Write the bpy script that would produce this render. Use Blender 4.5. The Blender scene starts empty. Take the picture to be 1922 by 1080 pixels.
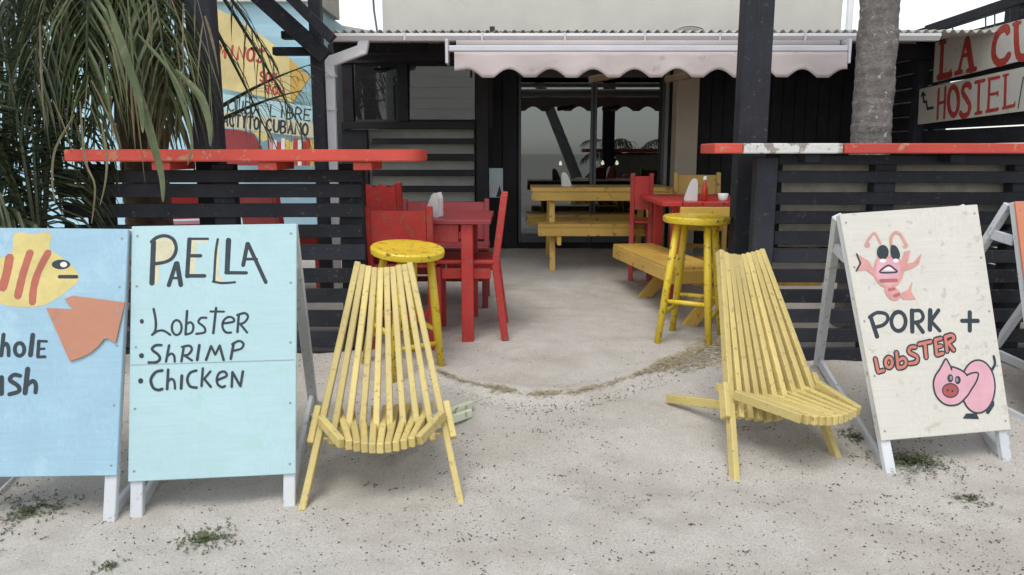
import bpy, bmesh, math, random
from mathutils import Vector, Matrix, noise
random.seed(7)
R = math.radians
V = Vector
scene = bpy.context.scene
col = scene.collection

# ------------------------------------------------------------ camera, sky, sun, exposure
F, CX, CY, HORIZON, EYE = 1450.0, 961.0, 540.0, 285.0, 1.36
PITCH = math.atan((CY - HORIZON) / F)
cam_d = bpy.data.cameras.new('camera')
cam_d.sensor_width = 36.0
cam_d.lens = 36.0 * F / 1922.0
cam_d.clip_start = 0.05
cam_d.clip_end = 3000.0
cam = bpy.data.objects.new('camera', cam_d)
cam.location = (0, 0, EYE)
cam.rotation_euler = (R(90) - PITCH, 0, 0)
col.objects.link(cam)
scene.camera = cam

SUN_EL, SUN_AZ = 62.0, 200.0       # high behind the camera, through thin cloud
world = bpy.data.worlds.new('World')
scene.world = world
world.use_nodes = True
wn = world.node_tree.nodes
wl = world.node_tree.links
bg = wn['Background']
sky = wn.new('ShaderNodeTexSky')
sky.sky_type = 'NISHITA'
sky.sun_disc = False
sky.sun_elevation = R(SUN_EL)
sky.sun_rotation = R(SUN_AZ)
sky.air_density = 1.0
sky.dust_density = 1.0
sky.ozone_density = 1.0
hs = wn.new('ShaderNodeHueSaturation')      # thin cloud: the same sky with most of its blue washed out
hs.inputs['Saturation'].default_value = 0.3
wl.new(sky.outputs[0], hs.inputs['Color'])
wl.new(hs.outputs[0], bg.inputs[0])
bg.inputs[1].default_value = 0.15

sun_d = bpy.data.lights.new('sun', 'SUN')
sun_d.energy = 1.0
sun_d.angle = R(30)
sun_d.color = (1.0, 0.96, 0.9)
sun = bpy.data.objects.new('sun', sun_d)
sun.rotation_euler = (R(90 - SUN_EL), 0, R(180 - SUN_AZ))
col.objects.link(sun)

scene.view_settings.view_transform = 'Standard'
scene.view_settings.look = 'None'
scene.view_settings.gamma = 1.0
scene.view_settings.exposure = 0.65
scene.cycles.use_denoising = True
scene.cycles.max_bounces = 8
scene.cycles.transparent_max_bounces = 12

# ------------------------------------------------------------ pixel to place
_c, _s = math.cos(PITCH), math.sin(PITCH)
CAM = V((0, 0, EYE))
def ray(px, py):
    a, b = (px - CX) / F, (CY - py) / F
    return V((a, _c + b * _s, -_s + b * _c))
def atY(px, py, Y):
    r = ray(px, py)
    return CAM + r * (Y / r.y)
def atX(px, py, X):
    r = ray(px, py)
    return CAM + r * (X / r.x)
def atplane(px, py, p0, n):
    r = ray(px, py)
    return CAM + r * (n.dot(p0 - CAM) / n.dot(r))
def lerp(a, b, t): return a + (b - a) * t
def interp(x, pts):
    if x <= pts[0][0]: return pts[0][1]
    for (x0, y0), (x1, y1) in zip(pts, pts[1:]):
        if x <= x1: return lerp(y0, y1, (x - x0) / (x1 - x0))
    return pts[-1][1]
def sstep(t):
    t = max(0.0, min(1.0, t)); return t * t * (3 - 2 * t)

GROUND = [(-6, -0.05), (2.5, 0), (2.95, .012), (3.6, .085), (4.2, .17), (4.6, .212), (6, .28), (7.5, .345), (8, .385), (30, .4)]
EDGE = [(-1.2, 4.35), (-.6, 4.2), (-.33, 4.0), (-.17, 3.86), (.10, 3.77), (.34, 3.79), (.62, 3.97), (.95, 4.21), (1.27, 4.47), (1.7, 4.6)]
def edge_y(x): return interp(x, EDGE)
def gz(x, y, fine=True):
    z = interp(y, GROUND)
    if -1.2 < x < 1.7:
        t = y - edge_y(x)
        w = sstep((x + 1.2) / .5) * sstep((1.7 - x) / .4)
        z += w * (.030 * math.exp(-((t - .06) / .10) ** 2) - .018 * math.exp(-((t + .06) / .07) ** 2))
    if fine and abs(x) < 8 and y < 10:
        z += .012 * noise.noise(V((x * 2.1, y * 2.1, 0))) + .010 * noise.noise(V((x * 6, y * 6, 3))) + .006 * noise.noise(V((x * 15, y * 15, 7)))
        if 1.2 < y < 7.5 and abs(x) < 3.5:      # trodden hollows
            q = V((x * 4.2 + .5 * noise.noise(V((x * 3, y * 3, 9))), y * 4.2, 0))
            d = noise.voronoi(q)[0][0]
            z -= .017 * math.exp(-(d / .30) ** 2) * (.35 + .65 * sstep(noise.noise(V((x * 1.3, y * 1.3, 21))) * 1.6 + .5))
    return z

# ------------------------------------------------------------ mesh helpers
class MB:
    def __init__(s): s.v = []; s.f = []
    def add(s, vs, fs):
        o = len(s.v); s.v += [V(p) for p in vs]; s.f += [tuple(i + o for i in f) for f in fs]; return s
    def box(s, c, size, rot=None):
        c = V(c); hx, hy, hz = [k / 2 for k in size]
        vs = [V((x, y, z)) for x in (-hx, hx) for y in (-hy, hy) for z in (-hz, hz)]
        if rot is not None: vs = [rot @ p for p in vs]
        return s.add([c + p for p in vs], [(0, 1, 3, 2), (4, 6, 7, 5), (0, 4, 5, 1), (2, 3, 7, 6), (0, 2, 6, 4), (1, 5, 7, 3)])
    def bar(s, p, q, w, h, up=(0, 0, 1)):
        # board from p to q, w across, h along 'up'
        p, q = V(p), V(q); d = (q - p).normalized(); up = V(up)
        x = d.cross(up)
        x = x.normalized() if x.length > 1e-6 else d.orthogonal().normalized()
        u = x.cross(d).normalized()
        vs = []
        for e in (p, q):
            for a, b in ((-1, -1), (1, -1), (1, 1), (-1, 1)):
                vs.append(e + x * (a * w / 2) + u * (b * h / 2))
        return s.add(vs, [(3, 2, 1, 0), (4, 5, 6, 7), (0, 1, 5, 4), (1, 2, 6, 5), (2, 3, 7, 6), (3, 0, 4, 7)])
    def tube(s, pts, rad, n=10, caps=True):
        pts = [V(p) for p in pts]; o = len(s.v)
        if not hasattr(rad, '__len__'): rad = [rad] * len(pts)
        prev = None
        for i, p in enumerate(pts):
            d = (pts[min(i + 1, len(pts) - 1)] - pts[max(i - 1, 0)]).normalized()
            if prev is None: x = d.orthogonal().normalized()
            else:
                x = prev - d * prev.dot(d); x.normalize()
            prev = x; y = d.cross(x)
            for k in range(n):
                a = 2 * math.pi * k / n
                s.v.append(p + (x * math.cos(a) + y * math.sin(a)) * rad[i])
        for i in range(len(pts) - 1):
            for k in range(n):
                a, b = o + i * n + k, o + i * n + (k + 1) % n
                s.f.append((a, b, b + n, a + n))
        if caps:
            s.f.append(tuple(o + k for k in reversed(range(n))))
            s.f.append(tuple(o + (len(pts) - 1) * n + k for k in range(n)))
        return s
    def lathe(s, c, prof, n=28):
        c = V(c); o = len(s.v)
        for r, z in prof:
            for k in range(n):
                a = 2 * math.pi * k / n
                s.v.append(c + V((r * math.cos(a), r * math.sin(a), z)))
        for i in range(len(prof) - 1):
            for k in range(n):
                a, b = o + i * n + k, o + i * n + (k + 1) % n
                s.f.append((a, b, b + n, a + n))
        s.f.append(tuple(o + k for k in reversed(range(n))))
        s.f.append(tuple(o + (len(prof) - 1) * n + k for k in range(n)))
        return s
    def prism(s, poly, off):
        # closed polygon (3-D points) extruded by vector off
        n = len(poly); off = V(off)
        return s.add([V(p) for p in poly] + [V(p) + off for p in poly],
                     [tuple(range(n)), tuple(reversed(range(n, 2 * n)))] + [(i, i + n, (i + 1) % n + n, (i + 1) % n) for i in range(n)])

WORLDM = {}
def thing(name, loc, label=None, cat=None, group=None, rot=(0, 0, 0), kind=None):
    o = bpy.data.objects.new(name, None)
    o.empty_display_size = .1
    o.location = loc; o.rotation_euler = rot
    col.objects.link(o)
    from mathutils import Euler
    WORLDM[o.name] = Matrix.Translation(V(loc)) @ Euler(rot).to_matrix().to_4x4()
    tag(o, label, cat, group, kind)
    return o
def tag(o, label=None, cat=None, group=None, kind=None):
    if label: o['label'] = label
    if cat: o['category'] = cat
    if group: o['group'] = group
    if kind: o['kind'] = kind
    return o
def build(name, mb, mat, parent=None, local=False, bevel=0, smooth=False, seg=1):
    """One mesh object. Vertices are in world space unless local (then in the parent's space)."""
    me = bpy.data.meshes.new(name)
    vs = mb.v
    if parent is not None and not local:
        inv = WORLDM[parent.name].inverted() if parent.name in WORLDM else Matrix.Identity(4)
        vs = [inv @ p for p in vs]
    me.from_pydata([tuple(p) for p in vs], [], mb.f)
    bm = bmesh.new(); bm.from_mesh(me)
    bmesh.ops.recalc_face_normals(bm, faces=bm.faces)
    if bevel:
        bmesh.ops.bevel(bm, geom=list(bm.edges), offset=bevel, segments=seg, affect='EDGES', clamp_overlap=True)
    if smooth:
        for f in bm.faces: f.smooth = True
    bm.to_mesh(me); bm.free()
    me.materials.append(mat)
    o = bpy.data.objects.new(name, me); col.objects.link(o)
    if parent is not None:
        o.parent = parent
        WORLDM[o.name] = WORLDM.get(parent.name, Matrix.Identity(4))
    return o
def copy_tree(o, parent=None):
    c = o.copy(); col.objects.link(c); c.parent = parent
    for ch in list(o.children): copy_tree(ch, c)
    return c

# ------------------------------------------------------------ materials
def mat_new(name):
    m = bpy.data.materials.new(name); m.use_nodes = True
    nt = m.node_tree; nt.nodes.clear()
    out = nt.nodes.new('ShaderNodeOutputMaterial')
    b = nt.nodes.new('ShaderNodeBsdfPrincipled')
    nt.links.new(b.outputs[0], out.inputs[0])
    return m, nt, b, out
def N(nt, t, **kw):
    n = nt.nodes.new(t)
    for k, v in kw.items(): setattr(n, k, v)
    return n
def noise_node(nt, vec, scale, detail=4, rough=.6):
    n = N(nt, 'ShaderNodeTexNoise')
    n.inputs['Scale'].default_value = scale; n.inputs['Detail'].default_value = detail; n.inputs['Roughness'].default_value = rough
    if vec is not None: nt.links.new(vec, n.inputs['Vector'])
    return n.outputs['Fac']
def ramp(nt, fac, stops):
    r = N(nt, 'ShaderNodeValToRGB')
    el = r.color_ramp.elements
    while len(el) < len(stops): el.new(.5)
    for e, (p, c) in zip(el, stops):
        e.position = p; e.color = (c[0], c[1], c[2], 1) if hasattr(c, '__len__') else (c, c, c, 1)
    nt.links.new(fac, r.inputs[0])
    return r.outputs[0]
def mixc(nt, fac, a, b, mode='MIX'):
    m = N(nt, 'ShaderNodeMix', data_type='RGBA', blend_type=mode)
    for sock, val in ((m.inputs[0], fac), (m.inputs[6], a), (m.inputs[7], b)):
        if isinstance(val, bpy.types.NodeSocket): nt.links.new(val, sock)
        elif hasattr(val, '__len__'): sock.default_value = (val[0], val[1], val[2], 1)
        else: sock.default_value = val
    return m.outputs[2]
def bump(nt, b, h, strength=.3, dist=.01):
    n = N(nt, 'ShaderNodeBump'); n.inputs['Strength'].default_value = strength; n.inputs['Distance'].default_value = dist
    nt.links.new(h, n.inputs['Height']); nt.links.new(n.outputs[0], b.inputs['Normal'])
def paint(name, c, rough=.55, wear=None, amount=.0, vary=.18, wear_scale=22, grain=.25, rnd=(.88, 1.1), brush=0):
    """brushed paint on timber: streaks along the board, patchy fading, chips down to wear colour"""
    m, nt, b, _ = mat_new(name)
    tc = N(nt, 'ShaderNodeTexCoord'); geo = N(nt, 'ShaderNodeNewGeometry'); oi = N(nt, 'ShaderNodeObjectInfo')
    st = noise_node(nt, tc.outputs['Generated'], 9, 5, .7)
    big = noise_node(nt, geo.outputs['Position'], 3.5, 5, .6)
    dk = [k * (1 - vary) for k in c]; lt = [min(1, k * (1 + vary) + .012) for k in c]
    cc = ramp(nt, big, [(.3, dk), (.7, lt)])
    cc = mixc(nt, .35, cc, ramp(nt, st, [(.3, dk), (.75, lt)]))
    mp = N(nt, 'ShaderNodeMapRange'); mp.inputs[3].default_value = rnd[0]; mp.inputs[4].default_value = rnd[1]
    nt.links.new(oi.outputs['Random'], mp.inputs[0])
    cm = N(nt, 'ShaderNodeCombineColor')
    for i in range(3): nt.links.new(mp.outputs[0], cm.inputs[i])
    cc = mixc(nt, 1.0, cc, cm.outputs[0], 'MULTIPLY')
    if brush:
        mpn = N(nt, 'ShaderNodeMapping'); mpn.inputs['Scale'].default_value = (2.2, 2.2, 55)
        nt.links.new(tc.outputs['Generated'], mpn.inputs['Vector'])
        b1 = noise_node(nt, mpn.outputs[0], 1.6, 5, .65)
        mpv = N(nt, 'ShaderNodeMapping'); mpv.inputs['Scale'].default_value = (38, 38, 1.6)
        nt.links.new(tc.outputs['Generated'], mpv.inputs['Vector'])
        b2 = noise_node(nt, mpv.outputs[0], 1.5, 5, .65)
        sel_ = ramp(nt, noise_node(nt, geo.outputs['Position'], 4.5, 3, .6), [(.42, 0), (.58, 1)])
        cc = mixc(nt, 1.0, cc, ramp(nt, mixc(nt, sel_, b1, b2), [(.3, 1 - brush), (.7, 1 + brush * .6)]), 'MULTIPLY')
    if wear is not None:
        wn_ = noise_node(nt, geo.outputs['Position'], wear_scale, 6, .72)
        wf = ramp(nt, wn_, [(max(.01, 1 - amount - .36), 0), (max(.03, 1 - amount - .32), 1)])
        cc = mixc(nt, wf, cc, wear)
    nt.links.new(cc, b.inputs['Base Color'])
    fine = noise_node(nt, geo.outputs['Position'], 60, 4, .65)
    nt.links.new(ramp(nt, fine, [(.2, rough - .12), (.8, min(1, rough + .15))]), b.inputs['Roughness'])
    bump(nt, b, mixc(nt, .5, st, fine), grain, .004)
    return m
def plain(name, c, rough=.5, metal=0, vary=.08, scale=14, spec=.5):
    m, nt, b, _ = mat_new(name)
    geo = N(nt, 'ShaderNodeNewGeometry')
    n = noise_node(nt, geo.outputs['Position'], scale, 5, .65)
    nt.links.new(ramp(nt, n, [(.3, [k * (1 - vary) for k in c]), (.7, [min(1, k * (1 + vary)) for k in c])]), b.inputs['Base Color'])
    b.inputs['Roughness'].default_value = rough; b.inputs['Metallic'].default_value = metal
    b.inputs['Specular IOR Level'].default_value = spec
    return m
def leafmat(name, c1, c2, dry, dryamt):
    m, nt, b, out = mat_new(name)
    geo = N(nt, 'ShaderNodeNewGeometry')
    n = noise_node(nt, geo.outputs['Position'], 5, 3, .6)
    cc = ramp(nt, n, [(.35, c1), (.65, c2)])
    n2 = noise_node(nt, geo.outputs['Position'], 11, 4, .7)
    cc = mixc(nt, ramp(nt, n2, [(.62 - dryamt, 0), (.74 - dryamt, 1)]), cc, dry)
    nt.links.new(cc, b.inputs['Base Color'])
    b.inputs['Roughness'].default_value = .42
    tr = N(nt, 'ShaderNodeBsdfTranslucent'); nt.links.new(cc, tr.inputs[0])
    mx = N(nt, 'ShaderNodeMixShader'); mx.inputs[0].default_value = .25
    nt.links.new(b.outputs[0], mx.inputs[1]); nt.links.new(tr.outputs[0], mx.inputs[2])
    nt.links.new(mx.outputs[0], out.inputs[0])
    return m
def glassmat(name, tint, refl, rough=.01):
    m, nt, b, out = mat_new(name)
    nt.nodes.remove(b)
    t = N(nt, 'ShaderNodeBsdfTransparent'); t.inputs[0].default_value = (*tint, 1)
    g = N(nt, 'ShaderNodeBsdfGlossy'); g.inputs['Roughness'].default_value = rough; g.inputs[0].default_value = (.92, .97, .97, 1)
    mx = N(nt, 'ShaderNodeMixShader'); mx.inputs[0].default_value = refl
    nt.links.new(t.outputs[0], mx.inputs[1]); nt.links.new(g.outputs[0], mx.inputs[2]); nt.links.new(mx.outputs[0], out.inputs[0])
    return m

def sandmat():
    m, nt, b, _ = mat_new('sand')
    geo = N(nt, 'ShaderNodeNewGeometry'); P = geo.outputs['Position']
    big = noise_node(nt, P, 1.3, 5, .6)
    mid = noise_node(nt, P, 9, 5, .65)
    fine = noise_node(nt, P, 130, 4, .8)
    c = ramp(nt, big, [(.3, (.45, .42, .365)), (.72, (.59, .56, .505))])
    c = mixc(nt, .4, c, ramp(nt, mid, [(.3, (.42, .39, .34)), (.7, (.63, .605, .56))]))
    c = mixc(nt, .5, c, ramp(nt, fine, [(.32, (.27, .245, .21)), (.5, (.54, .515, .47)), (.68, (.78, .755, .71))]))
    # brownish stained patches where crumbs collect
    pt = ramp(nt, noise_node(nt, P, 1.9, 6, .62), [(.46, 0), (.66, .55)])
    c = mixc(nt, pt, c, (.38, .34, .285))
    # crumbs of seaweed and shell in three sizes
    pat = ramp(nt, noise_node(nt, P, 2.4, 4, .6), [(.36, .12), (.62, 1)])
    for sc, lo, hi, sel_sc, sel_at, colr in ((62, .08, .15, 31, .54, (.11, .09, .07)), (120, .13, .22, 55, .51, (.16, .135, .11)), (230, .2, .32, 90, .53, (.22, .195, .165)), (150, .12, .2, 70, .58, (.74, .72, .69))):
        vor = N(nt, 'ShaderNodeTexVoronoi'); vor.inputs['Scale'].default_value = sc; nt.links.new(P, vor.inputs['Vector'])
        sp = ramp(nt, vor.outputs['Distance'], [(lo, 1), (hi, 0)])
        sel = ramp(nt, noise_node(nt, P, sel_sc, 2, .5), [(sel_at, 0), (sel_at + .05, 1)])
        k = mixc(nt, 1.0, mixc(nt, 1.0, sp, pat, 'MULTIPLY'), sel, 'MULTIPLY')
        c = mixc(nt, k, c, colr)
    nt.links.new(c, b.inputs['Base Color'])
    b.inputs['Roughness'].default_value = .95; b.inputs['Specular IOR Level'].default_value = .15
    bump(nt, b, mixc(nt, .6, mid, fine), 0.8, .012)
    return m

M = {}
M['sand'] = sandmat()
M['black'] = paint('dark_timber', (.020, .0225, .029), .62, (.085, .075, .065), .035, .3, 30, .4, (.75, 1.45))
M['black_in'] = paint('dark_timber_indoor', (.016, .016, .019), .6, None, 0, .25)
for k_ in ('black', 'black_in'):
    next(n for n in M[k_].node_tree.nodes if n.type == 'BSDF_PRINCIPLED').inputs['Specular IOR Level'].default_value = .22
M['red'] = paint('red_paint', (.47, .032, .028), .42, (.26, .10, .07), .075, .2, 30, .35)
M['red_top'] = paint('red_counter_paint', (.56, .062, .038), .5, (.45, .22, .12), .06, .16, 16)
M['dkred'] = paint('dark_red_paint', (.26, .026, .03), .5, (.15, .05, .04), .06, .2, 26)
M['white_worn'] = paint('worn_white_paint', (.60, .59, .56), .65, (.28, .25, .22), .12, .1, 13)
M['yellow'] = paint('pale_yellow_paint', (.60, .48, .175), .55, (.36, .28, .13), .055, .16, 40, .45, (.84, 1.1))
M['stool'] = paint('bright_yellow_paint', (.70, .51, .03), .32, (.20, .12, .035), .065, .16, 28)
M['varnish'] = paint('varnished_pine', (.66, .42, .085), .4, (.34, .17, .04), .06, .2, 12)
M['signblue'] = paint('pale_blue_board', (.445, .645, .675), .55, (.40, .60, .60), .06, .045, 9, .25, brush=.06)
M['fishblue'] = paint('sky_blue_board', (.315, .505, .62), .55, (.36, .54, .64), .07, .07, 7, .25, brush=.09)
M['signwhite'] = paint('ivory_board', (.61, .59, .525), .6, (.52, .48, .41), .045, .05, 16, .25, brush=.09)
M['whitewood'] = paint('whitewashed_timber', (.60, .63, .65), .65, (.40, .39, .37), .055, .1, 26)
M['palegreen'] = paint('pale_green_timber', (.55, .60, .44), .6, (.3, .27, .2), .08, .1, 20)
M['orange'] = paint('orange_board', (.56, .20, .10), .55, (.45, .25, .15), .04, .07, 10, .1)
M['ink'] = plain('black_lettering', (.022, .035, .045), .55, 0, .25, 30)
M['cream'] = plain('cream_lettering', (.62, .58, .40), .6, 0, .12, 20)
M['arrowyellow'] = plain('golden_cream_board_paint', (.66, .54, .24), .6, 0, .2, 3)
M['yfish'] = plain('yellow_board_paint', (.62, .52, .20), .6, 0, .14, 12)
M['rstripe'] = plain('brick_red_board_paint', (.42, .12, .075), .6, 0, .15, 12)
M['tailor'] = paint('terracotta_board', (.50, .22, .135), .6, (.40, .20, .13), .05, .07, 12, .1)
M['pinkb'] = plain('pink_board_paint', (.66, .36, .42), .6, 0, .1, 10)
M['salmon'] = plain('salmon_board_paint', (.62, .30, .27), .6, 0, .14, 14)
M['salmon_dk'] = plain('dark_salmon_board_paint', (.40, .13, .13), .6, 0, .14, 14)
M['snout'] = plain('snout_red_board_paint', (.36, .08, .07), .6, 0, .15, 20)
M['redink'] = plain('red_lettering', (.42, .055, .04), .55, 0, .25, 30)
M['redfill'] = plain('light_red_lettering', (.56, .18, .13), .55, 0, .15, 20)
M['white'] = plain('white_board_paint', (.75, .74, .72), .55)
M['screw'] = plain('screw_metal', (.30, .30, .30), .5, .6)
M['gutter'] = plain('white_gutter', (.84, .85, .86), .4, 0, .06, 4)
M['cassette'] = plain('awning_metal', (.62, .62, .66), .3, .15, .05, 4)
M['canvas'] = paint('faded_pink_canvas', (.52, .46, .445), .9, (.42, .365, .35), .035, .10, 9, .05)
M['corr'] = plain('weathered_corrugated_metal', (.50, .48, .42), .6, .1, .2, 6)
M['wall'] = plain('cream_render', (.59, .575, .515), .9, 0, .09, 1.6)
M['column'] = plain('beige_column', (.46, .40, .31), .85, 0, .08, 3)
M['blue_board'] = paint('light_blue_siding', (.44, .68, .80), .6, (.52, .68, .74), .04, .08, 8, .15)
M['pale'] = plain('pale_grey_panel', (.36, .37, .33), .7, 0, .14, 5)
M['glass'] = glassmat('door_glass', (.28, .32, .32), .13)
M['louvre'] = glassmat('louvre_glass', (.30, .35, .38), .11, .02)
M['mat'] = plain('weathered_matting', (.40, .38, .31), .9, 0, .25, 9)
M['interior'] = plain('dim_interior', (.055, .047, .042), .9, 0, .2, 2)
M['napkin'] = plain('napkin_steel', (.62, .62, .61), .35, .4, .05)
M['paper'] = plain('paper_white', (.72, .72, .70), .8)
M['sauce'] = plain('red_sauce', (.40, .03, .015), .15)
M['poster'] = plain('poster_blue', (.74, .86, .92), .6)
M['fibre'] = plain('palm_fibre', (.16, .115, .07), .95, 0, .35, 18)
M['leaf'] = leafmat('palm_leaf', (.085, .120, .048), (.155, .190, .085), (.27, .23, .13), .05)
M['leaf_dk'] = leafmat('old_palm_leaf', (.044, .060, .030), (.082, .104, .050), (.19, .16, .09), .02)
M['leaf_olive'] = leafmat('olive_palm_leaf', (.075, .075, .035), (.12, .115, .055), (.20, .16, .08), .04)
M['leaf_dry'] = leafmat('palm_leaf_dry', (.17, .14, .075), (.22, .19, .10), (.27, .22, .13), .1)
M['stalk'] = plain('palm_stalk', (.085, .08, .038), .6, 0, .2, 10)
M['weed'] = leafmat('weed_leaf', (.085, .11, .05), (.15, .18, .09), (.22, .20, .13), .05)
M['seaweed'] = plain('dried_seaweed', (.11, .09, .068), .95, 0, .4, 60)
M['straw'] = plain('dry_straw', (.39, .335, .225), .9, 0, .4, 40)
M['roofgrey'] = plain('grey_roofing', (.40, .40, .38), .8, 0, .1, 2)
M['steel'] = plain('grey_pipe', (.10, .11, .12), .5, .2)
def trunkmat():
    m, nt, b, _ = mat_new('palm_bark')
    geo = N(nt, 'ShaderNodeNewGeometry'); P = geo.outputs['Position']
    a = noise_node(nt, P, 14, 6, .7)
    c = ramp(nt, a, [(.25, (.09, .083, .076)), (.55, (.19, .18, .168)), (.8, (.30, .29, .275))])
    l = noise_node(nt, P, 23, 5, .75)
    c = mixc(nt, ramp(nt, l, [(.60, 0), (.66, 1)]), c, (.50, .49, .47))
    d = noise_node(nt, P, 4, 3, .6)
    c = mixc(nt, ramp(nt, d, [(.52, 0), (.78, .5)]), c, (.11, .09, .075))
    nt.links.new(c, b.inputs['Base Color']); b.inputs['Roughness'].default_value = .95
    bump(nt, b, a, .9, .03)
    return m
M['bark'] = trunkmat()
def lampmat():
    m, nt, b, _ = mat_new('lit_bulb')
    b.inputs['Base Color'].default_value = (1, .9, .7, 1)
    b.inputs['Emission Color'].default_value = (1, .86, .62, 1); b.inputs['Emission Strength'].default_value = 6
    return m
M['bulb'] = lampmat()

# ============================================================ SETTING: ground
def axis(lo, hi, fine_lo, fine_hi, step):
    a = [lo]; x = lo
    while x < fine_lo - 1e-6:
        x = min(fine_lo, x + max(step, (fine_lo - x) * .35)); a.append(x)
    while x < fine_hi - 1e-6:
        x += step; a.append(x)
    while x < hi - 1e-6:
        x = min(hi, x + max(step, (x - fine_hi) * .5)); a.append(x)
    return a
xs = axis(-400, 400, -3.2, 3.4, .03)
ys = axis(-400, 400, 1.6, 6.2, .03)
g = MB()
g.v = [V((x, y, gz(x, y))) for y in ys for x in xs]
nx = len(xs)
g.f = [(j * nx + i, j * nx + i + 1, (j + 1) * nx + i + 1, (j + 1) * nx + i) for j in range(len(ys) - 1) for i in range(nx - 1)]
build('ground', g, M['sand'], smooth=True)['kind'] = 'structure'

# ============================================================ HOUSE with porch roof, doors, windows, awning
YD, YW, YG = 8.0, 7.4, 6.0
house = thing('house', (1.0, 9.0, .38), 'cream rendered house with dark timber front, glass doors and corrugated porch roof', 'house')
def P2(px, py, Y): return atY(px, py, Y)
# upper cream wall
x0, x1 = P2(718, 30, 8.7).x, P2(1580, 30, 8.7).x
build('upper_wall', MB().box(((x0 + x1) / 2, 9.9, 3.6), (x1 - x0, 2.4, 2.4)), M['wall'], house)
tp = P2(1583, 20, 8.62)
build('drain_pipe', MB().tube([(x1 + .05, 8.62, 2.5), (x1 + .05, 8.62, 4.7)], .035, 10), M['gutter'], house)
vc = P2(1295, 60, 8.69)
vm = MB()
for k in range(14):
    a = math.pi * k / 13; vm.v.append(V((vc.x - .15 * math.cos(a), 8.695, vc.z + .05 * math.sin(a))))
    vm.v.append(V((vc.x - .15 * math.cos(a), 8.67, vc.z + .05 * math.sin(a) + .006)))
vm.f = [(2 * k, 2 * k + 1, 2 * k + 3, 2 * k + 2) for k in range(13)]
build('vent_hood', vm, M['pale'], house)
# corrugated porch roof
rx0, rx1 = P2(622, 60, YG).x, 3.75
rm = MB(); n = int((rx1 - rx0) / .008)
zr = P2(961, 60, YG - .03).z
for i in range(n + 1):
    x = lerp(rx0, rx1, i / n); w = .012 * math.sin(x * 2 * math.pi / .066)
    for (yy, zz) in ((YG - .07, zr), (8.72, zr + .22)):
        rm.v.append(V((x, yy, zz + w))); rm.v.append(V((x, yy, zz + w - .003)))
for i in range(n):
    a, b = i * 4, i * 4 + 4
    rm.f += [(a, b, b + 2, a + 2), (a + 1, a + 3, b + 3, b + 1), (a, a + 1, b + 1, b)]
build('porch_roof', rm, M['corr'], house, smooth=True)
for k, yy in enumerate((6.9, 7.75)):
    build('rafter_beam', MB().box(((rx0 + rx1) / 2, yy, zr - .03 + .08 * (yy - 6) * 0), (rx1 - rx0 - .02, .07, .13)), M['black_in'], house, bevel=.004)
# gutter
gz0, gz1 = P2(961, 76, YG - .1).z, P2(961, 63, YG - .1).z
gm = MB()
prof = [(YG - .02, gz1), (YG - .02, gz0 + .01), (YG - .03, gz0), (YG - .09, gz0), (YG - .115, gz0 + .03), (YG - .115, gz1), (YG - .105, gz1), (YG - .105, gz0 + .032), (YG - .085, gz0 + .01), (YG - .03, gz0 + .01), (YG - .027, gz1)]
gx1 = P2(1765, 70, YG - .1).x
gm.prism([(rx0 - .03, y, z) for y, z in prof], (gx1 - rx0 + .03, 0, 0))
gut = build('gutter', gm, M['gutter'], house)
for px in (760, 905, 1060, 1210, 1350, 1510):
    p = P2(px, 70, YG - .1)
    build('gutter_clip', MB().box((p.x, YG - .119, (gz0 + gz1) / 2), (.014, .008, gz1 - gz0 + .006)), M['cassette'], gut)
# downpipe
dp = [P2(683, 78, YG - .06), P2(680, 94, YG - .05), P2(618, 117, YG - .02), P2(621, 285, YG - .02)]
dm = MB(); dp_full = dp[:3] + [V((dp[3].x, dp[3].y, gz(dp[3].x, dp[3].y)))]
for a, b in zip(dp_full, dp_full[1:]):
    d = (b - a).normalized() * .02
    dm.bar(a - d, b + d, .078, .055, (0, 1, 0))
dpo = build('downpipe', dm, M['gutter'], house, bevel=.006)
for py in (142, 205):
    p = P2(620, py, YG - .02); build('pipe_strap', MB().box((p.x, p.y - .004, p.z), (.09, .066, .022)), M['gutter'], dpo)
build('hanging_cable', MB().tube([P2(700, -10, 8.6), P2(702, 20, 8.6), P2(708, 60, 8.5)], .012, 6), M['steel'], house)

# window wall, Y = YW
wx0, wx1 = P2(640, 200, YW).x, P2(915, 200, YW).x
fz = gz(-1, YW, False)
def wrect(name, l, t, r, b, Y, dep, mat, par, bevel=.003):
    p, q = P2(l, t, Y), P2(r, b, Y)
    return build(name, MB().box(((p.x + q.x) / 2, Y + dep / 2, (p.z + q.z) / 2), (q.x - p.x, dep, p.z - q.z)), mat, par, bevel=bevel)
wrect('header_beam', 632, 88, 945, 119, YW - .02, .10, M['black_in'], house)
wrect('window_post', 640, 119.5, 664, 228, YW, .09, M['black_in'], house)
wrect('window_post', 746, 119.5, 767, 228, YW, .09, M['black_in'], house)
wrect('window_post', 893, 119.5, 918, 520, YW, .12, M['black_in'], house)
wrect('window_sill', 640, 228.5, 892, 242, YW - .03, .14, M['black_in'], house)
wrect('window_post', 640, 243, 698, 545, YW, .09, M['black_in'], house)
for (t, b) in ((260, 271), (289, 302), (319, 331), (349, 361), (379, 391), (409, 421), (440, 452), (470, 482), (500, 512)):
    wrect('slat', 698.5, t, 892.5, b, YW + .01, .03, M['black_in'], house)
wrect('back_panel', 641, 243, 892, 545, YW + .14, .04, M['pale'], house, 0)
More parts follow.
